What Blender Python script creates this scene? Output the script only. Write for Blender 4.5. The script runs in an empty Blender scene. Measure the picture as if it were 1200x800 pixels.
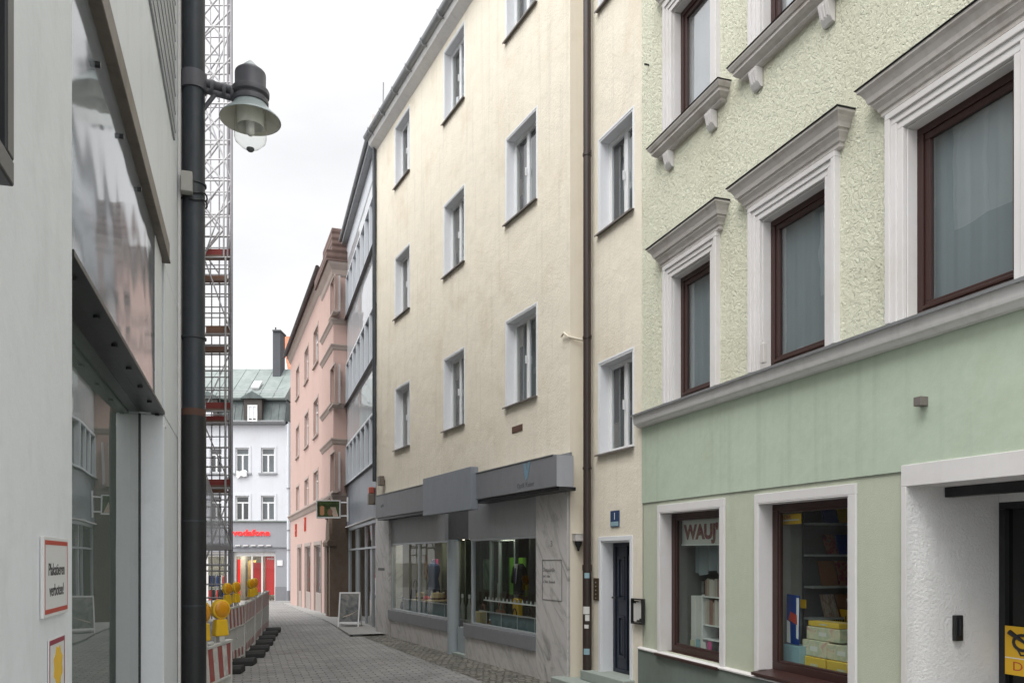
import bpy, bmesh, math, random
from mathutils import Vector, Matrix
random.seed(7)
SC = bpy.context.scene
COL = SC.collection
R = math.radians
F, CX, HY, EYE = 950.0, 600.0, 655.0, 1.75     # focal length and horizon of the photograph, eye height in metres

# ------------------------------------------------------------------ helpers
def ground_z(y):
    """the street runs level, then falls gently towards its far end"""
    t = min(max(y - 21.0, 0.0), 32.0)
    if t < 2.0: return -0.0285 * t * t / 4.0
    return -0.0285 * (t - 1.0)

def gpt(px, py, z=0.0):
    y = F * (EYE - z) / (py - HY)
    return Vector(((px - CX) / F * y, y, z))

def gpt_slope(px, py):
    y = F * EYE / (py - HY)
    for _ in range(30):
        y = F * (EYE - ground_z(y)) / (py - HY)
    return Vector(((px - CX) / F * y, y, ground_z(y)))

class Frame:
    """a facade: u runs to the right along it, v up, w out of it"""
    def __init__(s, o, eu, rise=0.0):
        s.o = Vector((o[0], o[1], o[2] if len(o) > 2 else 0.0))
        s.eu = Vector((eu[0], eu[1], 0)).normalized()
        s.n = Vector((s.eu.y, -s.eu.x, 0))
        s.rise = rise
    def P(s, u, v, w=0.0):
        p = s.o + s.eu * u + s.n * w
        return Vector((p.x, p.y, s.o.z + v + s.rise * u))
    def at(s, px, py, w=0.0):
        rx = (px - CX) / F
        b = s.o + s.n * w
        # b.x + eu.x*u = rx*(b.y + eu.y*u)
        u = (rx * b.y - b.x) / (s.eu.x - rx * s.eu.y)
        y = b.y + s.eu.y * u
        z = EYE + (HY - py) / F * y
        return u, z - s.o.z - s.rise * u
    def u(s, px, w=0.0): return s.at(px, 655, w)[0]
    def v(s, px, py, w=0.0): return s.at(px, py, w)[1]

def right_frame(o, vpx, vpy=HY):
    d = Vector(((vpx - CX) / F, 1, 0)); L = d.length
    return Frame(o, -d, -((HY - vpy) / F) / L)

def left_frame(o, vpx):
    return Frame(o, Vector(((vpx - CX) / F, 1, 0)))

WORLD = Frame((0, 0, 0), (1, 0, 0))      # u = x, w = -y

class MB:
    def __init__(s, fr=None):
        s.V, s.Fc, s.fr, s.solid = [], [], fr or WORLD, False
    def p(s, u, v, w): return s.fr.P(u, v, w)
    def add(s, vs, fs):
        b = len(s.V); s.V += [Vector(v) for v in vs]; s.solid = True
        s.Fc += [[b + i for i in f] for f in fs]
        return s
    def quad(s, *pts):       # facade coordinates
        b = s.solid; s.add([s.p(*q) for q in pts], [list(range(len(pts)))]); s.solid = b; return s
    def hexa(s, c):          # 8 world corners: 4 of the back (ccw seen from front), then 4 of the front
        return s.add(c, [(4,5,6,7), (1,0,3,2), (0,4,7,3), (5,1,2,6), (7,6,2,3), (0,1,5,4)])
    def box(s, u0, u1, v0, v1, w0, w1):
        q = [(u0,v0),(u1,v0),(u1,v1),(u0,v1)]
        return s.hexa([s.p(a,b,w0) for a,b in q] + [s.p(a,b,w1) for a,b in q])
    def poly(s, uv, w0, w1):
        n = len(uv)
        vs = [s.p(a,b,w0) for a,b in uv] + [s.p(a,b,w1) for a,b in uv]
        fs = [list(range(n, 2*n)), list(range(n-1, -1, -1))]
        fs += [(i, (i+1) % n, n + (i+1) % n, n + i) for i in range(n)]
        return s.add(vs, fs)
    def ring(s, u0, u1, v0, v1, b, w0, w1, sides='lrtb', bt=None, bb=None):
        """a rectangular border of width b inside u0..u1, v0..v1"""
        bt = b if bt is None else bt; bb = b if bb is None else bb
        if 't' in sides: s.box(u0, u1, v1 - bt, v1, w0, w1)
        if 'b' in sides: s.box(u0, u1, v0, v0 + bb, w0, w1)
        a = v0 + (bb if 'b' in sides else 0); c = v1 - (bt if 't' in sides else 0)
        if 'l' in sides: s.box(u0, u0 + b, a, c, w0, w1)
        if 'r' in sides: s.box(u1 - b, u1, a, c, w0, w1)
        return s
    def mould(s, u0, u1, prof, back=0.0):
        """a moulding with mitred returns; prof = (overhang, v) from the bottom up"""
        rows = []
        for o, v in prof:
            rows.append([s.p(u0-o,v,-back), s.p(u0-o,v,o), s.p(u1+o,v,o), s.p(u1+o,v,-back)])
        vs = [q for r in rows for q in r]; fs = []
        for i in range(len(rows)-1):
            for k in range(3):
                a = i*4+k; fs.append((a, a+1, a+5, a+4))
        fs.append((3,2,1,0)); m = (len(rows)-1)*4; fs.append((m, m+1, m+2, m+3))
        return s.add(vs, fs)
    def extr(s, u0, u1, prof):
        """profile (v, w) pushed along u; closed"""
        n = len(prof)
        vs = [s.p(u0,v,w) for v,w in prof] + [s.p(u1,v,w) for v,w in prof]
        fs = [(i, (i+1) % n, n+(i+1) % n, n+i) for i in range(n)]
        fs += [list(range(n-1,-1,-1)), list(range(n, 2*n))]
        return s.add(vs, fs)
    def tube(s, pts, r, n=10, caps=True):
        pts = [Vector(q) for q in pts]; rs = r if isinstance(r, (list, tuple)) else [r]*len(pts)
        vs = []; fs = []
        up = Vector((0,0,1)); t0 = (pts[1]-pts[0]).normalized()
        a = t0.cross(up) if abs(t0.dot(up)) < .95 else t0.cross(Vector((1,0,0)))
        a.normalize()
        for i, q in enumerate(pts):
            t = ((pts[min(i+1,len(pts)-1)] - pts[max(i-1,0)])).normalized()
            a = (a - t*a.dot(t)).normalized(); b = t.cross(a)
            for k in range(n):
                th = 2*math.pi*k/n
                vs.append(q + (a*math.cos(th) + b*math.sin(th))*rs[i])
        for i in range(len(pts)-1):
            for k in range(n):
                fs.append((i*n+k, i*n+(k+1)%n, (i+1)*n+(k+1)%n, (i+1)*n+k))
        if caps:
            fs.append(list(range(n-1,-1,-1))); m = (len(pts)-1)*n; fs.append([m+k for k in range(n)])
        return s.add(vs, fs)
    def lathe(s, c, prof, n=40, closed=False):
        """prof = (r, z) round a vertical axis through c"""
        c = Vector(c); vs = []; fs = []
        for r, z in prof:
            for k in range(n):
                th = 2*math.pi*k/n
                vs.append(c + Vector((r*math.cos(th), r*math.sin(th), z)))
        for i in range(len(prof)-1):
            for k in range(n):
                fs.append((i*n+k, i*n+(k+1)%n, (i+1)*n+(k+1)%n, (i+1)*n+k))
        return s.add(vs, fs)
    def build(s, name, m, parent=None, label=None, origin=None, smooth=False, bevel=0.0, seg=2, stuff=None):
        if origin is None:
            origin = Vector((0,0,0))
            q = parent
            while q is not None: origin = origin + q.location; q = q.parent
        me = bpy.data.meshes.new(name)
        org = Vector(origin)
        me.from_pydata([v - org for v in s.V], [], s.Fc)
        bm = bmesh.new(); bm.from_mesh(me)
        bmesh.ops.recalc_face_normals(bm, faces=bm.faces) if s.solid and not getattr(s, 'keep', False) else None
        bm.to_mesh(me); bm.free()
        me.materials.append(m)
        o = bpy.data.objects.new(name, me); COL.objects.link(o)
        if parent is not None: o.parent = parent
        else: o.location = org
        if smooth:
            for f in me.polygons: f.use_smooth = True
            me.set_sharp_from_angle(angle=R(38))
        if bevel:
            b = o.modifiers.new('bevel', 'BEVEL'); b.width = bevel; b.segments = seg
            b.limit_method = 'ANGLE'; b.angle_limit = R(40)
        if label: o['label'] = label
        if stuff: o['kind'] = stuff
        return o

def thing(name, label, cat, loc, group=None, rotz=0.0):
    o = bpy.data.objects.new(name, None); COL.objects.link(o)
    o.location = Vector(loc); o.rotation_euler = (0,0,rotz); o.empty_display_size = .2
    tag(o, label, cat, group)
    return o

def tag(o, label, cat, group=None):
    o['label'] = label; o['category'] = cat
    if group: o['group'] = group
    return o

def struct(o):
    o['kind'] = 'structure'; return o

def copy_tree(o, parent=None):
    c = o.copy(); COL.objects.link(c)
    if parent is not None: c.parent = parent
    for ch in list(o.children): copy_tree(ch, c)
    return c

def lettering(fr, text, u, v, w, size, m, parent, name='lettering', align='LEFT', sx=1.0, depth=.0015, origin=None, spacing=1.0, bold=0.0):
    cu = bpy.data.curves.new('letters', 'FONT'); cu.body = text; cu.size = size
    cu.align_x = align; cu.extrude = depth; cu.space_character = spacing; cu.offset = bold
    cu.resolution_u = 4
    ob = bpy.data.objects.new('letters', cu); COL.objects.link(ob)
    bpy.context.view_layer.update()
    dg = bpy.context.evaluated_depsgraph_get()
    me = bpy.data.meshes.new_from_object(ob.evaluated_get(dg))
    b = MB(fr); b.keep = True
    b.add([fr.P(u + q.co.x*sx, v + q.co.y, w + q.co.z) for q in me.vertices], [list(f.vertices) for f in me.polygons])
    bpy.data.objects.remove(ob); bpy.data.curves.remove(cu); bpy.data.meshes.remove(me)
    return b.build(name, m, parent, origin=origin)

# ------------------------------------------------------------------ materials
def new_mat(name):
    m = bpy.data.materials.new(name); m.use_nodes = True
    nt = m.node_tree
    return m, nt, nt.nodes['Principled BSDF']

def N(nt, t, **kw):
    n = nt.nodes.new(t)
    for k, v in kw.items():
        if hasattr(n, k): setattr(n, k, v)
        else: n.inputs[k.replace('_', ' ')].default_value = v
    return n

def noise(nt, co, scale, detail=4, rough=.55, dist=0.0):
    n = N(nt, 'ShaderNodeTexNoise'); n.inputs['Scale'].default_value = scale
    n.inputs['Detail'].default_value = detail; n.inputs['Roughness'].default_value = rough
    n.inputs['Distortion'].default_value = dist
    nt.links.new(co, n.inputs['Vector']); return n

def ramp(nt, fac, stops):
    r = N(nt, 'ShaderNodeValToRGB'); cr = r.color_ramp
    while len(cr.elements) > 1: cr.elements.remove(cr.elements[-1])
    cr.elements[0].position = stops[0][0]; cr.elements[0].color = stops[0][1]
    for p, c in stops[1:]:
        e = cr.elements.new(p); e.color = c
    nt.links.new(fac, r.inputs['Fac']); return r

def mix(nt, fac, a, b, mode='MIX'):
    n = N(nt, 'ShaderNodeMix'); n.data_type = 'RGBA'; n.blend_type = mode
    for k, v in ((0, fac), (6, a), (7, b)):
        if hasattr(v, 'is_output'): nt.links.new(v, n.inputs[k])
        else: n.inputs[k].default_value = v
    return n.outputs[2]

def coords(nt, scale=(1,1,1), rot=(0,0,0), which='Object'):
    tc = N(nt, 'ShaderNodeTexCoord'); mp = N(nt, 'ShaderNodeMapping')
    mp.inputs['Scale'].default_value = scale; mp.inputs['Rotation'].default_value = rot
    nt.links.new(tc.outputs[which], mp.inputs['Vector']); return mp.outputs['Vector']

def rgba(c, k=1.0): return (min(c[0]*k,1), min(c[1]*k,1), min(c[2]*k,1), 1)
def grey(v): return (v, v, v, 1)

def bump(nt, bs, h, strength, dist, normal=None):
    b = N(nt, 'ShaderNodeBump'); b.inputs['Strength'].default_value = strength; b.inputs['Distance'].default_value = dist
    nt.links.new(h, b.inputs['Height'])
    if normal is not None: nt.links.new(normal, b.inputs['Normal'])
    nt.links.new(b.outputs['Normal'], bs.inputs['Normal']); return b.outputs['Normal']

def plaster(name, col, var=.10, grain=90, bs=.25, bd=.004, stain=(.35,.31,.25), stain_amt=.25, stain_scale=1.1, big=0.0, rough=.88, stucco=0.0, streak=.12):
    m, nt, b = new_mat(name)
    co = coords(nt); L = nt.links
    n1 = noise(nt, co, 1.3, 6, .6); n2 = noise(nt, co, 14, 5, .6)
    c = mix(nt, n1.outputs['Fac'], rgba(col, 1-var), rgba(col, 1+var*.8))
    r2 = ramp(nt, n2.outputs['Fac'], [(.3, grey(0)), (.75, grey(1))])
    c = mix(nt, .35, c, mix(nt, r2.outputs['Color'], rgba(col, 1-var*1.3), rgba(col, 1+var)))
    # patchy dirt with a shape of its own, and rain streaks
    n3 = noise(nt, coords(nt, (1,1,.8)), stain_scale, 8, .68, .4)
    r3 = ramp(nt, n3.outputs['Fac'], [(.50, grey(0)), (.72, grey(stain_amt))])
    c = mix(nt, r3.outputs['Color'], c, rgba((col[0]*stain[0]*2, col[1]*stain[1]*2, col[2]*stain[2]*2)))
    n4 = noise(nt, coords(nt, (9,9,.35)), 1.0, 5, .6)
    r4 = ramp(nt, n4.outputs['Fac'], [(.52, grey(0)), (.74, grey(streak))])
    c = mix(nt, r4.outputs['Color'], c, rgba(col, .52))
    L.new(c, b.inputs['Base Color'])
    b.inputs['Roughness'].default_value = rough
    b.inputs['Specular IOR Level'].default_value = .25
    g = noise(nt, co, grain, 6, .65)
    nrm = None
    if big:
        nb = noise(nt, co, 2.4, 4, .5)
        nrm = bump(nt, b, nb.outputs['Fac'], 1.0, big)
    if stucco:
        v = noise(nt, co, 21, 8, .72)
        v2 = noise(nt, co, 34, 2, .5, .8)
        pit = ramp(nt, v2.outputs['Fac'], [(.34, grey(0)), (.46, grey(1))])
        rr = N(nt, 'ShaderNodeMix'); rr.data_type = 'RGBA'; rr.blend_type = 'MULTIPLY'; rr.inputs[0].default_value = .55
        L.new(v.outputs['Fac'], rr.inputs[6]); L.new(pit.outputs['Color'], rr.inputs[7])
        nrm = bump(nt, b, rr.outputs[2], 1.0, stucco, nrm)
    bump(nt, b, g.outputs['Fac'], bs, bd, nrm)
    return m

def paint(name, col, rough=.45, var=.05, metal=0.0, dirt=.15, scale=3.0, bs=.05, grain=120, spec=.5, dirtcol=None):
    m, nt, b = new_mat(name); co = coords(nt); L = nt.links
    n1 = noise(nt, co, scale, 6, .62)
    c = mix(nt, n1.outputs['Fac'], rgba(col, 1-var), rgba(col, 1+var))
    n2 = noise(nt, coords(nt, (1,1,.45)), scale*2.3, 8, .7, .5)
    r2 = ramp(nt, n2.outputs['Fac'], [(.5, grey(0)), (.75, grey(dirt))])
    c = mix(nt, r2.outputs['Color'], c, (*(dirtcol or (col[0]*.45, col[1]*.42, col[2]*.38)), 1))
    L.new(c, b.inputs['Base Color'])
    rr = N(nt, 'ShaderNodeMapRange'); rr.inputs['To Min'].default_value = rough*.8; rr.inputs['To Max'].default_value = min(1, rough*1.25)
    L.new(n2.outputs['Fac'], rr.inputs['Value']); L.new(rr.outputs['Result'], b.inputs['Roughness'])
    b.inputs['Metallic'].default_value = metal; b.inputs['Specular IOR Level'].default_value = spec
    g = noise(nt, co, grain, 4, .6); bump(nt, b, g.outputs['Fac'], bs, .003)
    return m

def glass(name, tint=(.86,.9,.88), ior=1.7, rough=.0, wave=0.0, wscale=.9, opac=0.0, body=(.03,.035,.035)):
    m, nt, b = new_mat(name); L = nt.links
    out = nt.nodes['Material Output']; nt.nodes.remove(b)
    tr = N(nt, 'ShaderNodeBsdfTransparent'); tr.inputs['Color'].default_value = (*tint, 1)
    gl = N(nt, 'ShaderNodeBsdfGlossy'); gl.inputs['Roughness'].default_value = rough
    # Schlick reflectance, the same from both sides of the pane
    f0 = ((ior-1)/(ior+1))**2 * 1.6
    ge = N(nt, 'ShaderNodeNewGeometry'); dt = N(nt, 'ShaderNodeVectorMath', operation='DOT_PRODUCT')
    L.new(ge.outputs['Normal'], dt.inputs[0]); L.new(ge.outputs['Incoming'], dt.inputs[1])
    ab = N(nt, 'ShaderNodeMath', operation='ABSOLUTE'); L.new(dt.outputs['Value'], ab.inputs[0])
    su = N(nt, 'ShaderNodeMath', operation='SUBTRACT'); su.inputs[0].default_value = 1.0; L.new(ab.outputs[0], su.inputs[1])
    pw = N(nt, 'ShaderNodeMath', operation='POWER'); L.new(su.outputs[0], pw.inputs[0]); pw.inputs[1].default_value = 5.0
    fr = N(nt, 'ShaderNodeMath', operation='MULTIPLY_ADD'); L.new(pw.outputs[0], fr.inputs[0]); fr.inputs[1].default_value = 1-f0; fr.inputs[2].default_value = f0
    mx = N(nt, 'ShaderNodeMixShader')
    base = tr
    if opac:
        df = N(nt, 'ShaderNodeBsdfDiffuse'); df.inputs['Color'].default_value = (*body, 1)
        m2 = N(nt, 'ShaderNodeMixShader'); m2.inputs[0].default_value = opac
        L.new(tr.outputs[0], m2.inputs[1]); L.new(df.outputs[0], m2.inputs[2]); base = m2
    L.new(fr.outputs[0], mx.inputs[0]); L.new(base.outputs[0], mx.inputs[1]); L.new(gl.outputs[0], mx.inputs[2])
    if wave:
        n = noise(nt, coords(nt), wscale, 2, .5)
        bp = N(nt, 'ShaderNodeBump'); bp.inputs['Strength'].default_value = 1; bp.inputs['Distance'].default_value = wave
        L.new(n.outputs['Fac'], bp.inputs['Height'])
        L.new(bp.outputs['Normal'], gl.inputs['Normal'])
    L.new(mx.outputs[0], out.inputs['Surface'])
    return m

def emit(name, col, s):
    m, nt, b = new_mat(name)
    b.inputs['Base Color'].default_value = (*col, 1); b.inputs['Emission Color'].default_value = (*col, 1)
    b.inputs['Emission Strength'].default_value = s
    return m

def marble(name):
    m, nt, b = new_mat(name); L = nt.links
    co = coords(nt, (1,1,1), (0, R(30), 0))
    c0 = coords(nt, (1,1,1), (R(38), 0, 0)); mp2 = N(nt, 'ShaderNodeMapping'); mp2.inputs['Scale'].default_value = (1.6, 3.2, .75); L.new(c0, mp2.inputs['Vector']); co2 = mp2.outputs['Vector']
    n = noise(nt, co2, 1.7, 8, .66, 1.4)
    r = ramp(nt, n.outputs['Fac'], [(.29, (.24,.23,.22,1)), (.39, (.42,.41,.395,1)), (.50, (.565,.55,.54,1)), (.8, (.62,.60,.59,1))])
    n2 = noise(nt, co, .8, 6, .6)
    c = mix(nt, n2.outputs['Fac'], (.78,.77,.75,1), (1,1,1,1))
    c = mix(nt, 1.0, r.outputs['Color'], c, 'MULTIPLY')
    n3 = noise(nt, coords(nt, (3,3,1.0)), 1.2, 6, .7)
    r3 = ramp(nt, n3.outputs['Fac'], [(.52, grey(0)), (.75, grey(.35))])
    c = mix(nt, r3.outputs['Color'], c, (.25,.215,.17,1))
    L.new(c, b.inputs['Base Color']); b.inputs['Roughness'].default_value = .42
    g = noise(nt, coords(nt), 60, 5, .6); bump(nt, b, g.outputs['Fac'], .08, .003)
    return m

def pavers(name, ang, sx, sy, c1, c2, joint):
    m, nt, b = new_mat(name); L = nt.links
    co = coords(nt, (1,1,1), (0,0,ang), 'Object')
    wob = noise(nt, co, 2.0, 2)
    va = N(nt, 'ShaderNodeVectorMath', operation='MULTIPLY_ADD')
    L.new(wob.outputs['Color'], va.inputs[0]); va.inputs[1].default_value = (.05,.05,0); L.new(co, va.inputs[2])
    br = N(nt, 'ShaderNodeTexBrick'); L.new(va.outputs[0], br.inputs['Vector'])
    br.offset = .5
    br.inputs['Color1'].default_value = (*c1,1); br.inputs['Color2'].default_value = (*c2,1); br.inputs['Mortar'].default_value = (*joint,1)
    br.inputs['Scale'].default_value = 1.0; br.inputs['Mortar Size'].default_value = .011; br.inputs['Mortar Smooth'].default_value = .25
    br.inputs['Brick Width'].default_value = sx; br.inputs['Row Height'].default_value = sy; br.inputs['Bias'].default_value = -.1
    n1 = noise(nt, co, .55, 7, .65); r1 = ramp(nt, n1.outputs['Fac'], [(.3, (.70,.69,.69,1)), (.5, (.95,.945,.935,1)), (.72, (1.15,1.13,1.10,1))])
    c = mix(nt, 1.0, br.outputs['Color'], r1.outputs['Color'], 'MULTIPLY')
    n2 = noise(nt, co, 5, 8, .7); r2 = ramp(nt, n2.outputs['Fac'], [(.52, grey(0)), (.74, grey(.6))])
    c = mix(nt, r2.outputs['Color'], c, (.09,.085,.078,1))
    n5 = noise(nt, co, 28, 3, .5); r5 = ramp(nt, n5.outputs['Fac'], [(.68, grey(0)), (.72, grey(.55))])
    c = mix(nt, r5.outputs['Color'], c, (.3,.29,.27,1))
    L.new(c, b.inputs['Base Color']); b.inputs['Roughness'].default_value = .8; b.inputs['Specular IOR Level'].default_value = .3
    inv = N(nt, 'ShaderNodeMath', operation='SUBTRACT'); inv.inputs[0].default_value = 1.0; L.new(br.outputs['Fac'], inv.inputs[1])
    nr = bump(nt, b, inv.outputs[0], 1.0, .012)
    g = noise(nt, co, 45, 5, .7); bump(nt, b, g.outputs['Fac'], .4, .006, nr)
    return m

def cobbles(name, scale, c1, c2, joint):
    m, nt, b = new_mat(name); L = nt.links
    co = coords(nt)
    v = N(nt, 'ShaderNodeTexVoronoi', feature='DISTANCE_TO_EDGE'); v.inputs['Scale'].default_value = scale; v.inputs['Randomness'].default_value = .55
    v2 = N(nt, 'ShaderNodeTexVoronoi'); v2.inputs['Scale'].default_value = scale; v2.inputs['Randomness'].default_value = .55
    L.new(co, v.inputs['Vector']); L.new(co, v2.inputs['Vector'])
    sep = N(nt, 'ShaderNodeSeparateColor'); L.new(v2.outputs['Color'], sep.inputs[0])
    c = mix(nt, sep.outputs[0], (*c1,1), (*c2,1))
    r = ramp(nt, v.outputs['Distance'], [(.03, grey(1)), (.12, grey(0))])
    c = mix(nt, r.outputs['Color'], c, (*joint,1))
    n = noise(nt, co, 1.2, 6, .65); rr = ramp(nt, n.outputs['Fac'], [(.35, (.6,.6,.58,1)), (.7, (1.15,1.13,1.08,1))])
    c = mix(nt, 1.0, c, rr.outputs['Color'], 'MULTIPLY')
    L.new(c, b.inputs['Base Color']); b.inputs['Roughness'].default_value = .75
    r2 = ramp(nt, v.outputs['Distance'], [(.0, grey(0)), (.3, grey(1))])
    nr = bump(nt, b, r2.outputs['Color'], 1.0, .03)
    g = noise(nt, co, 60, 4, .6); bump(nt, b, g.outputs['Fac'], .3, .006, nr)
    return m

def stripes(name):
    m, nt, b = new_mat(name); L = nt.links
    tc = N(nt, 'ShaderNodeTexCoord'); sp = N(nt, 'ShaderNodeSeparateXYZ'); L.new(tc.outputs['Object'], sp.inputs[0])
    ma = N(nt, 'ShaderNodeMath', operation='MULTIPLY_ADD'); L.new(sp.outputs['Z'], ma.inputs[0]); ma.inputs[1].default_value = .22; L.new(sp.outputs['X'], ma.inputs[2])
    md = N(nt, 'ShaderNodeMath', operation='MULTIPLY'); L.new(ma.outputs[0], md.inputs[0]); md.inputs[1].default_value = 1/.27
    fr = N(nt, 'ShaderNodeMath', operation='FRACT'); L.new(md.outputs[0], fr.inputs[0])
    gt = N(nt, 'ShaderNodeMath', operation='GREATER_THAN'); L.new(fr.outputs[0], gt.inputs[0]); gt.inputs[1].default_value = .5
    n = noise(nt, tc.outputs['Object'], 6, 6, .65)
    red = mix(nt, n.outputs['Fac'], (.28,.045,.04,1), (.42,.08,.07,1))
    wh = mix(nt, n.outputs['Fac'], (.58,.56,.53,1), (.74,.73,.71,1))
    c = mix(nt, gt.outputs[0], wh, red)
    n2 = noise(nt, tc.outputs['Object'], 12, 8, .7); r2 = ramp(nt, n2.outputs['Fac'], [(.46, grey(0)), (.72, grey(.6))])
    c = mix(nt, r2.outputs['Color'], c, (.20,.17,.145,1))
    L.new(c, b.inputs['Base Color']); b.inputs['Roughness'].default_value = .42
    return m

def copper_roof(name, c1, c2, seam=.55):
    m, nt, b = new_mat(name); L = nt.links; co = coords(nt)
    n = noise(nt, coords(nt, (1,1,.35)), 1.6, 8, .7, .6)
    r = ramp(nt, n.outputs['Fac'], [(.3, (*c1,1)), (.65, (*c2,1))])
    L.new(r.outputs['Color'], b.inputs['Base Color']); b.inputs['Roughness'].default_value = .6
    g = noise(nt, co, 20, 4, .6); bump(nt, b, g.outputs['Fac'], .2, .01)
    return m

def tiles(name, c1, c2):
    m, nt, b = new_mat(name); L = nt.links
    co = coords(nt)
    n = noise(nt, co, 3, 8, .7); r = ramp(nt, n.outputs['Fac'], [(.3, (*c1,1)), (.7, (*c2,1))])
    L.new(r.outputs['Color'], b.inputs['Base Color']); b.inputs['Roughness'].default_value = .8
    w = N(nt, 'ShaderNodeTexWave', wave_type='BANDS', bands_direction='Z'); w.inputs['Scale'].default_value = 1.6; L.new(co, w.inputs['Vector'])
    bump(nt, b, w.outputs['Fac'], .6, .03)
    return m

def cloth_curtain(name, col, folds=14, var=.25, bstr=.8):
    m, nt, b = new_mat(name); L = nt.links
    n = noise(nt, coords(nt, (folds, folds, .25)), 1.0, 4, .5)
    n2 = noise(nt, coords(nt), .9, 3, .5)
    c = mix(nt, n.outputs['Fac'], rgba(col, 1-var), rgba(col, 1+var))
    c = mix(nt, n2.outputs['Fac'], c, rgba(col, .8))
    L.new(c, b.inputs['Base Color']); b.inputs['Roughness'].default_value = .95
    bump(nt, b, n.outputs['Fac'], bstr, .03)
    return m

def collage(name, cols, scale, base=(.03,.03,.03), soft=.0, stretch=(1,1,1)):
    """a printed picture: soft blots of several inks"""
    m, nt, b = new_mat(name); L = nt.links
    v = N(nt, 'ShaderNodeTexNoise'); v.inputs['Scale'].default_value = scale; v.inputs['Detail'].default_value = 3; v.inputs['Distortion'].default_value = .8
    L.new(coords(nt, stretch), v.inputs['Vector'])
    st = [(.25 + .5*i/max(1,len(cols)-1), (*c,1)) for i, c in enumerate(cols)]
    r = ramp(nt, v.outputs['Fac'], st)
    L.new(r.outputs['Color'], b.inputs['Base Color']); b.inputs['Roughness'].default_value = .35
    return m

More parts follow.
